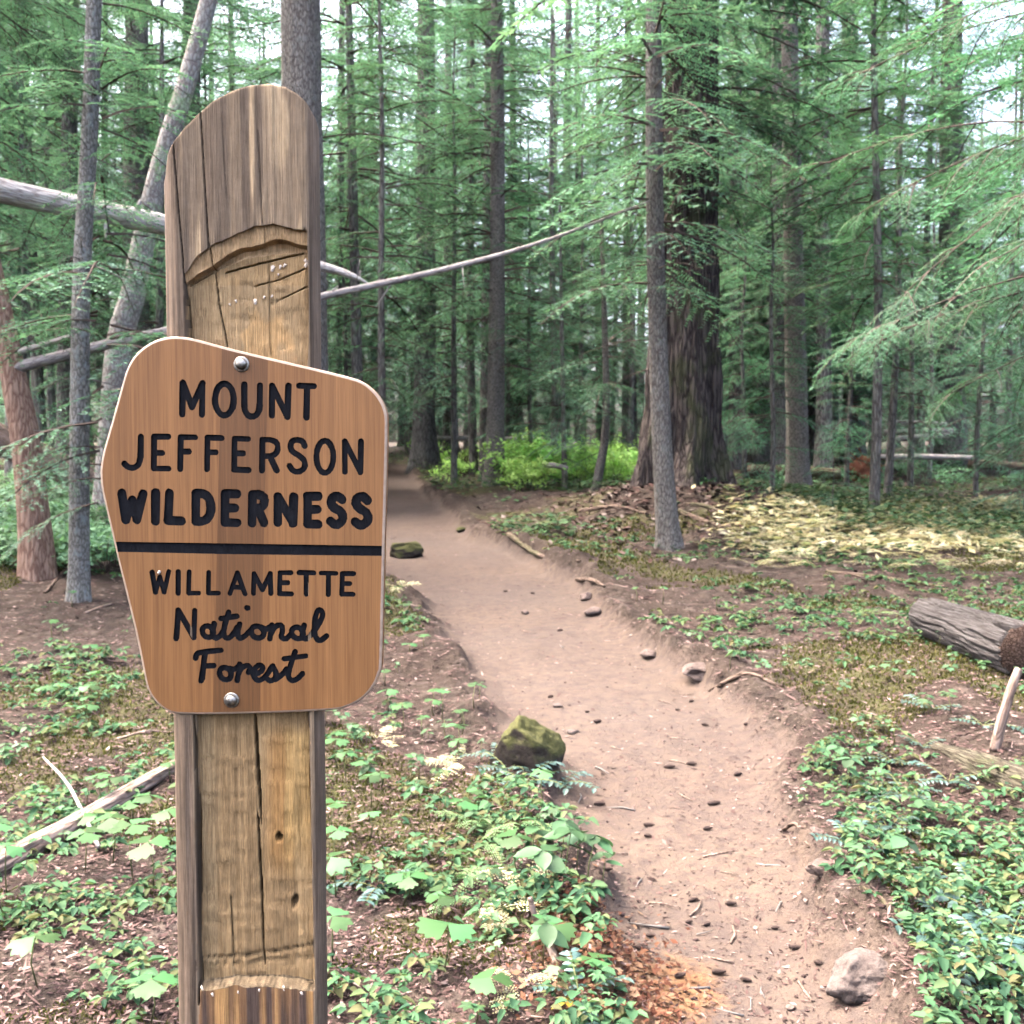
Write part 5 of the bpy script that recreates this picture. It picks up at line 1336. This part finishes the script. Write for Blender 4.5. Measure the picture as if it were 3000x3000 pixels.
for k in range(3):
    me = MB().tube([(0, 0, -0.02), (gg.uniform(-.06, .06), gg.uniform(-.06, .06), 0.5), (0, 0, 1.0)], [0.012, 0.010, 0.007], 5).mesh('stem'); me.materials.append(M['stem_green']); STEM.append(me)

def where(x, y):
    """what a plant stands beside"""
    sd_ = float(poly_sd(np.array([x]), np.array([y]), TPOLY)[0])
    if x < PXC - 0.1 + (y - 1.4) * (-0.24):
        return ('left', 'in the litter around the pale fallen pole') if y < 6 else ('leftfar', 'near the lichen spotted trunk')
    tc = 0.35 + 0.1 * y
    if x > 0.9 and sd_ < 0 and x > 0.28 * y:
        return ('verge', 'on the mossy verge across the trail') if y < 7.5 else ('vergefar', 'in thin moss before the sawn log')
    return ('mid', 'between the post and the trail') if y < 6 else ('midfar', 'on the bank by the trail beyond the square boulder')

def fan_plant(x, y, h, s, rz, kind='fan', k=3):
    p = on_ground(x, y)
    rg = where(x, y)
    root = link('vanilla_leaf_plant', None, loc=p, rot=(gg.uniform(-.12, .12), gg.uniform(-.12, .12), rz))
    tag(root, 'broad green three part leaf ' + rg[1], 'plant', 'broad leaved plants ' + rg[1])
    link('stem', STEM[gg.integers(3)], root, scale=(0.25, 0.25, h))
    az0 = gg.uniform(0, 6.28)
    for q in range(k):
        az = az0 + q * 2 * math.pi / k + gg.uniform(-.15, .15)
        link('leaf', LEAF[kind], root, loc=(0, 0, h), rot=(gg.uniform(-.18, .18), gg.uniform(-0.05, 0.3), az), scale=s * gg.uniform(.85, 1.1))
def whorl_plant(x, y, h, s, kind, k):
    p = on_ground(x, y)
    rg = where(x, y)
    root = link('seedling', None, loc=p, rot=(gg.uniform(-.2, .2), gg.uniform(-.2, .2), gg.uniform(0, 6.28)))
    lob = kind == 'lobed'
    tag(root, ('small maple seedling with lobed leaves ' if lob else 'small seedling with oval leaves ') + rg[1], 'plant', ('maple seedlings ' if lob else 'oval leaved seedlings ') + rg[1])
    link('stem', STEM[gg.integers(3)], root, scale=(0.2, 0.2, h))
    for q in range(k):
        az = q * 2 * math.pi / k + gg.uniform(-.3, .3)
        link('leaf', LEAF[kind], root, loc=(0, 0, h * (1 - 0.35 * (q % 2) * gg.random())), rot=(gg.uniform(-.25, .25), gg.uniform(-0.1, 0.35), az), scale=s * gg.uniform(.75, 1.15))

hand = [(20, 2640, .20, .085), (250, 2560, .16, .075), (330, 2540, .20, .085), (430, 2440, .16, .080), (450, 2620, .20, .09), (390, 2580, .22, .085), (110, 2900, .16, .085), (440, 3010, .14, .085), (500, 2300, .10, .06), (1000, 2210, .12, .075), (1060, 2290, .10, .070), (975, 2450, .14, .075), (985, 2640, .16, .085), (1190, 2640, .10, .085), (1300, 2860, .16, .105), (975, 2830, .16, .08), (1440, 2950, .08, .075), (1180, 2660, .08, .05), (1270, 2100, .10, .06), (520, 2170, .10, .06), (1350, 2130, .09, .05), (260, 2070, .12, .075), (985, 2540, .14, .07), (500, 2480, .15, .07)]
for k, (px, py, h, s) in enumerate(hand):
    gp = px_ground(px, py)
    fan_plant(gp[0], gp[1], h, s, gg.uniform(0, 6.28), 'fan' if k % 3 else 'fan2')
def scatter(n, y0, y1, fx0, fx1, keep, rgs, pw=1.0):
    out = []
    while len(out) < n:
        m = n * 3
        Y = y0 * (y1 / y0) ** (rgs.random(m) ** pw)
        X = (fx0 + (fx1 - fx0) * rgs.random(m)) * Y
        sd_ = trail_sd(X, Y)
        ok = keep(X, Y, sd_)
        out += list(zip(X[ok], Y[ok]))
    return np.array(out[:n])
pr = np.random.default_rng(31)
off_trail = lambda X, Y, s_: (s_ < -0.12) & (np.hypot(X - base[0], Y - base[1]) > 0.2)
for (x, y) in scatter(88, 2.6, 10, -0.52, 0.52, lambda X, Y, s_: off_trail(X, Y, s_) & (n2(X, Y, 0.8, 61) > -0.25) & (X < 0.2 * Y), pr):
    fan_plant(x, y, pr.uniform(.06, .18), pr.uniform(.045, .08), pr.uniform(0, 6.28), 'fan' if pr.random() < .6 else 'fan2')
for (x, y) in scatter(80, 2.7, 9, -0.52, 0.54, lambda X, Y, s_: off_trail(X, Y, s_) & (n2(X, Y, 0.9, 62) > -0.2), pr):
    whorl_plant(x, y, pr.uniform(.05, .14), pr.uniform(.035, .065), 'lobed', pr.integers(4, 7))
for (x, y) in scatter(90, 2.7, 9, -0.52, 0.54, lambda X, Y, s_: off_trail(X, Y, s_) & (n2(X, Y, 0.9, 63) > -0.2), pr):
    whorl_plant(x, y, pr.uniform(.04, .14), pr.uniform(.03, .055), 'oval' if pr.random() < .5 else 'oval2', pr.integers(4, 8))
for (px, py, s) in ((1650, 2590, .075), (1690, 2560, .07), (1600, 2620, .07), (1720, 2610, .06), (1560, 2560, .06), (1590, 2840, .06), (1770, 2640, .05), (1640, 2540, .06), (2690, 2420, .06), (2480, 2330, .06), (2430, 2290, .06), (2620, 2560, .06)):
    gp = px_ground(px, py); whorl_plant(gp[0], gp[1], pr.uniform(.10, .2), s * 1.25, 'oval', 5)

# pinnate fronds: Oregon grape and ferns
def frond(n, L, lw, ll, droop, rg, taper=True, sub=False, rise=0.45):
    mb = MB()
    q = np.linspace(0, 1, 9)
    az = 0.15 * rg.uniform(-1, 1)
    ax_ = lambda u: np.stack([u * L * (1 - .15 * u), az * L * u * u, L * (rise * u - droop * u * u)], -1)
    mb.tube(ax_(q), np.linspace(0.004, 0.0012, 9), 4, 1)
    for i_ in range(n):
        u = 0.16 + 0.82 * i_ / (n - 1)
        p = ax_(np.array([u]))[0]
        l_ = ll * (math.sin(math.pi * min(1, (0.25 + 0.75 * (1 - u)))) ** .7 if taper else 1) * rg.uniform(.85, 1.1)
        if taper and u > .85: l_ *= 0.7
        for s_ in (-1, 1):
            a = s_ * rg.uniform(1.05, 1.35)
            d = np.array([math.cos(a), math.sin(a), rg.uniform(-.25, .1)])
            n_ = np.array([-d[1], d[0], 0])
            if not sub:
                w = lw * l_ / ll
                V = [p, p + d * l_ * .3 + n_ * w + [0, 0, .1 * w], p + d * l_ * .7 + n_ * w * .8, p + d * l_ + [0, 0, -.15 * l_], p + d * l_ * .7 - n_ * w * .8, p + d * l_ * .3 - n_ * w + [0, 0, .1 * w], p + d * l_ * .5 + [0, 0, -.12 * w]]
                mb.add(V, [[6, 0, 1], [6, 1, 2], [6, 2, 3], [6, 3, 4], [6, 4, 5], [6, 5, 0]])
            else:
                m = max(3, int(l_ / (lw * 2.0)))
                for k in range(m):
                    v_ = (k + .5) / m
                    c = p + d * l_ * v_ + np.array([0, 0, -.2 * l_ * v_ * v_])
                    w = lw * (1.1 - .8 * v_) * 2.0
                    for s2 in (-1, 1):
                        e = n_ * s2 + d * .45
                        mb.add([c - d * lw * .8, c + d * lw * .8, c + e * w + [0, 0, rg.uniform(-.3, .2) * w]], [[0, 1, 2]])
    return mb.mesh('frond')
OG = []; FG = []; FD = []
for k in range(3):
    me = frond(7, 0.26, 0.012, 0.045, 0.35, pr, False); me.materials.append(M['leaf_blue']); me.materials.append(M['stem_green']); OG.append(me)
    me = frond(13, 0.34, 0.0065, 0.085, 0.38, pr, True, True); me.materials.append(M['fern_green']); me.materials.append(M['stem_green']); FG.append(me)
    me = frond(12, 0.50, 0.011, 0.13, 0.26, pr, True, True, 0.28); me.materials.append(M['fern_dry']); me.materials.append(M['tan_wood']); FD.append(me)
def frond_plant(name, label, group, cat, p, ms, k, s, up=0.0):
    root = link(name, None, loc=p, rot=(0, 0, pr.uniform(0, 6.28)))
    tag(root, label, cat, group)
    for q in range(k):
        link('frond', ms[pr.integers(len(ms))], root, loc=(0, 0, 0), rot=(pr.uniform(-.2, .2), pr.uniform(-.25, .15) - up, q * 2 * math.pi / k + pr.uniform(-.4, .4)), scale=s * pr.uniform(.75, 1.15))
for (px, py, s) in ((1490, 2260, .85), (1540, 2290, .9), (1600, 2270, .8), (1450, 2220, .7), (1640, 2300, .8)):
    frond_plant('oregon_grape', 'blue green pinnate leaved shrublet in front of the square mossy boulder', 'pinnate plants by the square boulder', 'plant', px_ground(px, py), OG, 4, s)
for (px, py, s) in ((2700, 2190, .7), (2620, 2240, .7), (2650, 2330, .8), (2780, 2290, .8), (2560, 2300, .6), (2850, 2620, .8), (2900, 2820, 1.0), (2800, 2760, .9), (2960, 2760, 1.0), (2960, 2900, 1.0), (2490, 2480, .6), (2600, 2430, .7), (2730, 2080, .7), (2880, 2130, .8)):
    frond_plant('oregon_grape', 'dark blue green pinnate leaved shrublet in the mossy verge across the trail', 'pinnate plants in the verge', 'plant', px_ground(px, py), OG, 5, s)
frond_plant('oregon_grape', 'dark pinnate leaved shrublet in open litter beside the post', None, 'plant', px_ground(1110, 2610), OG, 4, .75)
frond_plant('oregon_grape', 'glossy pinnate leaved shrublet under the red rotten wood', None, 'plant', px_ground(1700, 2930), OG, 4, .7)
for (px, py, s, lab) in ((1520, 2420, .75, 'lacy pale green fern below the blue green shrublets'), (1400, 2420, .6, 'small lacy fern fading to yellow between the post and boulder'), (1330, 2640, .6, 'fine leaved fern near the curled dry fern'), (1480, 2560, .55, 'soft green fern above the curled dry fern'), (2560, 1800, .7, 'pale fern among moss before the sawn log')):
    frond_plant('lady_fern', lab, 'green ferns', 'fern', px_ground(px, py), FG, 5, s)
for (px, py, s, lab) in ((1340, 2240, .5, 'dry yellow fern in front of the square mossy boulder'), (1560, 2620, .45, 'curled straw coloured fern beside the red rotten wood'), (1520, 2720, .35, 'bleached curled fern at the foot of the leaning stick'), (1110, 2170, .4, 'dry tan fern close to the post'), (1250, 2300, .45, 'flattened pale dry fern between the post and boulder'), (1510, 2880, .3, 'whitish dead fern by the bottom edge'), (1170, 1720, .6, 'bleached fern below the low mossy boulder')):
    frond_plant('dry_fern', lab, 'single dry ferns', 'fern', px_ground(px, py), FD, 5, s)
fd = np.random.default_rng(41)
cnt = 0
while cnt < 285:
    px = fd.uniform(2150, 3080); py = fd.uniform(1452, 1665)
    lim = 1462 + max(0, (2330 - px)) * 0.10
    if py < lim or fd.random() < (py - 1560) / 170: continue
    p = px_ground(px, py)
    if p[1] > 40: continue
    frond_plant('dry_fern', 'pale straw yellow fern in the bleached fern patch beyond the old fir', 'dry ferns of the bleached patch', 'fern', p, FD if fd.random() < .86 else FG, 3, fd.uniform(0.55, 1.05), fd.uniform(-.1, .1))
    cnt += 1

# leafy shrubs
def shrub_mesh(rg, h, r, n, leaf, mat):
    mb = MB()
    for k in range(9):
        az = rg.uniform(0, 6.28); rr = r * rg.uniform(.3, 1)
        tip = np.array([math.cos(az) * rr, math.sin(az) * rr, h * rg.uniform(.6, 1)])
        mb.tube([(0, 0, -0.03), tip * [.35, .35, .55], tip], [0.006, 0.004, 0.0015], 4, 1)
    u = rg.random(n) ** .5; az = rg.uniform(0, 6.28, n); zz = h * rg.uniform(.25, 1.0, n) * (1 - .35 * u * u)
    cl = rg.integers(0, 26, n); cc = np.stack([rg.normal(0, .45 * r, 26), rg.normal(0, .45 * r, 26), h * rg.uniform(.25, 1.0, 26)], 1)
    C_ = cc[cl] + np.stack([rg.normal(0, .14 * r, n), rg.normal(0, .14 * r, n), rg.normal(0, .07 * h, n)], 1)
    C_[:, 2] = np.abs(C_[:, 2])
    la = rg.uniform(0, 6.28, n); L = leaf * rg.uniform(.6, 1.3, n)
    d = np.stack([np.cos(la), np.sin(la), rg.uniform(-.8, .3, n)], 1); w = np.stack([-np.sin(la), np.cos(la), rg.uniform(-.7, .7, n)], 1)
    V = np.stack([C_, C_ + d * (L * .5)[:, None] + w * (L * .36)[:, None], C_ + d * L[:, None], C_ + d * (L * .5)[:, None] - w * (L * .36)[:, None]], 1).reshape(-1, 3)
    mb.add(V, np.arange(n * 4).reshape(-1, 4), 0)
    me = mb.mesh('shrub'); me.materials.append(mat); me.materials.append(M['twig'])
    return me
SH = [shrub_mesh(pr, 1.05, .85, 800, .10, M['leaf_shrub']) for _ in range(3)]
SHM = [shrub_mesh(pr, .45, .50, 420, .065, M['leaf_mint_shrub']) for _ in range(3)]
def shrub(px, py, ms, s, lab, grp):
    p = px_ground(px, py)
    o = link('leafy_shrub', ms[pr.integers(3)], None, loc=p, rot=(0, 0, pr.uniform(0, 6.28)), scale=s)
    tag(o, lab, 'shrub', grp)
for k in range(64):
    Y_ = pr.uniform(20.5, 40); px = pr.uniform(1470, 1860) if pr.random() < .75 else pr.uniform(1240, 1480)
    if px < 1480 and Y_ < 27: Y_ += 8
    x_ = (px - 1500) / F * Y_
    if trail_sd(np.array([x_]), np.array([Y_]))[0] > -0.7 or np.hypot(x_ - BIG_XY[0], Y_ - BIG_XY[1]) < 2.2: continue
    o = link('leafy_shrub', SH[pr.integers(3)], None, loc=on_ground(x_, Y_), rot=(0, 0, pr.uniform(0, 6.28)), scale=pr.uniform(.35, 1.25) * pr.uniform(.7, 1))
    tag(o, 'bright yellow green shrub in the sunny thicket between the trail and the old fir', 'shrub', 'bright shrubs beyond the trail bend')
for k in range(56):
    shrub(pr.uniform(-20, 350), pr.uniform(1400, 1680), SHM, pr.uniform(.7, 1.1), 'low mint green leafy shrub around the foot of the leaning reddish tree', 'mint green shrubs by the leaning tree')
for k in range(26):
    shrub(pr.uniform(2120, 3000), pr.uniform(1365, 1455), SHM, pr.uniform(.5, 1.1), 'dull green low shrub in the hollow behind the dry ferns', 'low shrubs behind the dry ferns')
shrub(1560, 1275, SH, 1.9, 'tallest bright green bush in the thicket by the slender trailside fir', None)

# ================================================================ ground cover, litter, moss (uncountable)
def stuff(name, label, mb_v, mb_f, mats, mi=None):
    me = raw_mesh(name, mb_v, [mb_f], [mi] if mi is not None else None)
    o = link(name, me, mats=mats)
    return tag(o, label, name.replace('_', ' '), None, 'stuff')
def leaf_quads(C_, L, wf, tilt, rg):
    n = len(C_)
    la = rg.uniform(0, 6.28, n)
    d = np.stack([np.cos(la), np.sin(la), rg.uniform(-tilt, tilt, n)], 1); w = np.stack([-np.sin(la), np.cos(la), rg.uniform(-tilt, tilt, n)], 1)
    return np.stack([C_ - d * (L * .5)[:, None], C_ + w * (L * wf)[:, None], C_ + d * (L * .5)[:, None], C_ - w * (L * wf)[:, None]], 1).reshape(-1, 3)
sr = np.random.default_rng(51)
P = scatter(4300, 2.4, 18, -0.56, 0.56, lambda X, Y, s_: off_trail(X, Y, s_) & (n2(X, Y, 0.7, 71) + .6 * n2(X, Y, 2.6, 72) + .24 * sstep(.1, .4, X / Y) * sstep(15, 6, Y) - 0.04 * (X < 0) + 0.4 * sr.random(X.shape) > 0.34), sr)
def folded(C_, az, L, wf, tilt, rg):
    """oval folded leaves, stalk end at C_, pointing along az"""
    n = len(C_)
    d = np.stack([np.cos(az), np.sin(az), tilt], 1); w = np.stack([-np.sin(az), np.cos(az), rg.uniform(-.25, .25, n)], 1)
    up = np.array([0, 0, 1.0])
    P_ = lambda u, s_: C_ + d * (L * u)[:, None] + w * (L * wf * s_)[:, None] + up * (L * (0.16 * np.abs(s_) - 0.25 * u * u))[:, None]
    one = np.ones(n)
    V = np.stack([C_, P_(.32 * one, one), P_(.72 * one, .75 * one), P_(one, 0 * one), P_(.72 * one, -.75 * one), P_(.32 * one, -one)], 1).reshape(-1, 3)
    k = np.arange(n)[:, None] * 6
    return V, np.concatenate([k + [0, 1, 2, 3], k + [0, 3, 4, 5]], 0)
k_ = sr.integers(3, 8, len(P))
rep = np.repeat(np.arange(len(P)), k_)
ph = np.concatenate([np.arange(q) * 6.283 / q for q in k_]) + np.repeat(sr.uniform(0, 6.28, len(P)), k_) + sr.normal(0, .25, len(rep))
hp = np.repeat(sr.uniform(.006, .09, len(P)), k_); sp_ = np.repeat(sr.uniform(.55, 1.5, len(P)), k_)
cx = P[rep, 0] + np.cos(ph) * .006; cy_ = P[rep, 1] + np.sin(ph) * .006
cz = H(P[:, 0], P[:, 1])[rep] + hp * sr.uniform(.7, 1.1, len(rep))
V, FF_ = folded(np.stack([cx, cy_, cz], 1), ph, sr.uniform(.022, .042, len(rep)) * sp_ * (.8 + cy_ / 16), sr.uniform(.22, .36, len(rep)), sr.uniform(-.35, .35, len(rep)), sr)
stuff('ground_cover_leaves', 'small mint green leaves carpeting the forest floor', V, FF_, [M['leaf_cover']])
P = scatter(40000, 14, 50, -0.56, 0.56, lambda X, Y, s_: off_trail(X, Y, s_) & (n2(X, Y, 0.3, 73) + .5 * n2(X, Y, 1.1, 74) + 0.4 * sr.random(X.shape) > 0.12) & (np.hypot((X - BIG_XY[0]) / 2.2, (Y - BIG_XY[1] + 1) / 3) > 1), sr)
V = leaf_quads(np.stack([P[:, 0], P[:, 1], H(P[:, 0], P[:, 1]) + sr.uniform(.02, .26, len(P))], 1), sr.uniform(.06, .14, len(P)), .36, .35, sr)
stuff('far_ground_cover', 'low green plants covering the floor deeper in the forest', V, np.arange(len(V)).reshape(-1, 4), [M['leaf_cover']])
# litter
M['litter'] = leaf_mat('needle_litter', [(0.0246, 0.01673, 0.01401), (0.0492, 0.03346, 0.02801), (0.08856, 0.05904, 0.04702), (0.1378, 0.09348, 0.07403), (0.1968, 0.1427, 0.115), (0.3149, 0.2558, 0.2151)], 0.05, 0.9, 0.1)
P = scatter(125000, 2.3, 24, -0.58, 0.58, lambda X, Y, s_: (s_ < -0.05) | (sr.random(X.shape) < 0.42 - 0.24 * sstep(0, .5, s_)), sr)
on_tr = trail_sd(P[:, 0], P[:, 1]) > 0.02
ln_ = sr.uniform(.006, .032, len(P)) * np.where(sr.random(len(P)) < .07, 3.0, 1) * (.7 + P[:, 1] / 8) * np.where(on_tr, .75, 1)
wd_ = np.where(ln_ > .06, sr.uniform(.02, .06, len(P)), sr.uniform(.06, .26, len(P)))
V = leaf_quads(np.stack([P[:, 0], P[:, 1], H(P[:, 0], P[:, 1]) + sr.uniform(.002, .012, len(P)) * np.where(on_tr, .5, 1)], 1), ln_, wd_, .3, sr)
stuff('needle_litter', 'brown needles bark flakes and leaf scraps strewn over the floor', V, np.arange(len(V)).reshape(-1, 4), [M['litter']])
# broken fronds between the dry ferns
Q = np.array([px_ground(fd.uniform(2170, 3080), 1468 + 150 * fd.random() ** 1.3) for _ in range(420)])
P = np.repeat(Q[:, :2], 16, 0) + sr.normal(0, .28, (420 * 16, 2))
V = leaf_quads(np.stack([P[:, 0], P[:, 1], H(P[:, 0], P[:, 1]) + sr.uniform(.01, .10, len(P))], 1), sr.uniform(.06, .26, len(P)), sr.uniform(.05, .2, len(P)), .35, sr)
stuff('dry_fern_litter', 'straw yellow broken fern fronds strewn through the bleached patch', V, np.arange(len(V)).reshape(-1, 4), [M['fern_dry']])
# bark debris on the mound
P = np.stack([BIG_XY[0] + sr.normal(0, 1.5, 5200), BIG_XY[1] - 1.0 + sr.normal(0, 1.7, 5200)], 1)
P = P[trail_sd(P[:, 0], P[:, 1]) < -0.2]
V = leaf_quads(np.stack([P[:, 0], P[:, 1], H(P[:, 0], P[:, 1]) + sr.uniform(.0, .04, len(P))], 1), sr.uniform(.03, .16, len(P)), sr.uniform(.06, .3, len(P)), .45, sr)
M['debris'] = leaf_mat('bark_debris', [(0.018, 0.012, 0.010), (0.045, 0.024, 0.019), (0.075, 0.045, 0.037), (0.11, 0.08, 0.068), (0.2, 0.17, 0.15)], 0.0, 0.9, 0.1)
stuff('bark_debris', 'dark reddish bark flakes heaped around the foot of the old fir', V, np.arange(len(V)).reshape(-1, 4), [M['debris']])
# moss tufts
M['moss'] = leaf_mat('moss', [(0.04321, 0.0497, 0.009881), (0.08161, 0.08585, 0.01779), (0.1248, 0.122, 0.02768)], 0.3, 0.8, 0.1)
def moss_mask(X, Y, s_):
    m = n2(X, Y, 0.9, 21) + 0.5 * n2(X, Y, 3.2, 22) + 0.40 * sstep(0.6, 2.4, X) * sstep(16, 6, Y) - 0.05
    return (m > 0.15) & (s_ < -0.2)
P = scatter(60000, 2.4, 15, -0.56, 0.56, moss_mask, sr)
base_ = np.stack([P[:, 0], P[:, 1], H(P[:, 0], P[:, 1]) - .003], 1)
la = sr.uniform(0, 6.28, len(P)); hgt = sr.uniform(.006, .02, len(P)) * (.6 + P[:, 1] / 7)
d = np.stack([np.cos(la), np.sin(la), 0 * la], 1) * (.0025 + P[:, 1:] * .0006)
tip = base_ + np.stack([sr.normal(0, .008, len(P)), sr.normal(0, .008, len(P)), hgt], 1)
V = np.stack([base_ - d, base_ + d, tip], 1).reshape(-1, 3)
stuff('moss', 'yellow green moss growing over the litter', V, np.arange(len(V)).reshape(-1, 3), [M['moss']])
# red rotten wood crumbs
P = np.stack([ROT_C[0] + sr.normal(0, .13, 2600), ROT_C[1] + sr.normal(0, .28, 2600)], 1)
V = leaf_quads(np.stack([P[:, 0], P[:, 1], H(P[:, 0], P[:, 1]) + sr.uniform(.0, .03, len(P))], 1), sr.uniform(.008, .035, len(P)), .25, .6, sr)
M['crumb'] = leaf_mat('rotten_wood_crumb', [(0.04339, 0.01958, 0.008374), (0.1128, 0.05669, 0.02617), (0.1648, 0.1011, 0.04816), (0.1996, 0.1547, 0.08896)], 0.0, 0.9, 0.1)
o = stuff('rotten_wood_debris', 'orange red crumbs of rotten wood at the trail edge', V, np.arange(len(V)).reshape(-1, 4), [M['crumb']])
# gravel
P = scatter(1100, 2.5, 12, -0.2, 0.45, lambda X, Y, s_: s_ > 0.0, sr)
sz = sr.uniform(.002, .007, len(P)) * np.where(sr.random(len(P)) < .07, 1.8, 1)
octv = np.array([[1, 0, 0], [0, 1, 0], [-1, 0, 0], [0, -1, 0], [0, 0, .7], [0, 0, -.7]])
octf = np.array([[0, 1, 4], [1, 2, 4], [2, 3, 4], [3, 0, 4], [1, 0, 5], [2, 1, 5], [3, 2, 5], [0, 3, 5]])
V = (np.stack([P[:, 0], P[:, 1], H(P[:, 0], P[:, 1]) + .001], 1)[:, None] + octv[None] * (sz[:, None, None] * sr.uniform(.6, 1.3, (len(P), 6, 1)))).reshape(-1, 3)
Fc = (octf[None] + 6 * np.arange(len(P))[:, None, None]).reshape(-1, 3)
M['grit'] = leaf_mat('trail_grit', [(0.02541, 0.01765, 0.01606), (0.05083, 0.036, 0.03136), (0.08471, 0.05931, 0.05035), (0.1525, 0.1186, 0.105)], 0.0, 0.95, 0.1)
stuff('gravel', 'small stones and grit on the dirt trail', V, Fc, [M['grit']])
for (px, py) in ((1672, 2940), (1655, 2965), (1675, 2850)):
    gp = px_ground(px, py)
    o = link('fallen_leaf', LEAF['oval'].copy(), None, loc=gp + [0, 0, .012], rot=(.2, .1, pr.uniform(0, 6)), scale=.04)
    o.data.materials.clear(); o.data.materials.append(M['leaf_yellow'])
    tag(o, 'small bright yellow fallen leaf below the red rotten wood', 'leaf', 'yellow fallen leaves')

# ================================================================ damp forest air
hx = MB().add([(x, y, z) for z in (-1.5, 50) for y in (-12, 178) for x in (-150, 150)], [[0, 1, 3, 2], [4, 6, 7, 5], [0, 4, 5, 1], [2, 3, 7, 6], [0, 2, 6, 4], [1, 5, 7, 3]]).mesh('haze')
t = NT('forest_air')
pvn = t.n("VolumePrincipled", {"Color": (0.92, 1.0, 0.975), "Density": 0.080, "Anisotropy": 0.1})
t.t.links.new(pvn.outputs[0], t.out.inputs[1])
hz_o = link('haze', hx, mats=[t.m])
tag(hz_o, 'thin pale damp air between the trees', None, None, 'stuff')
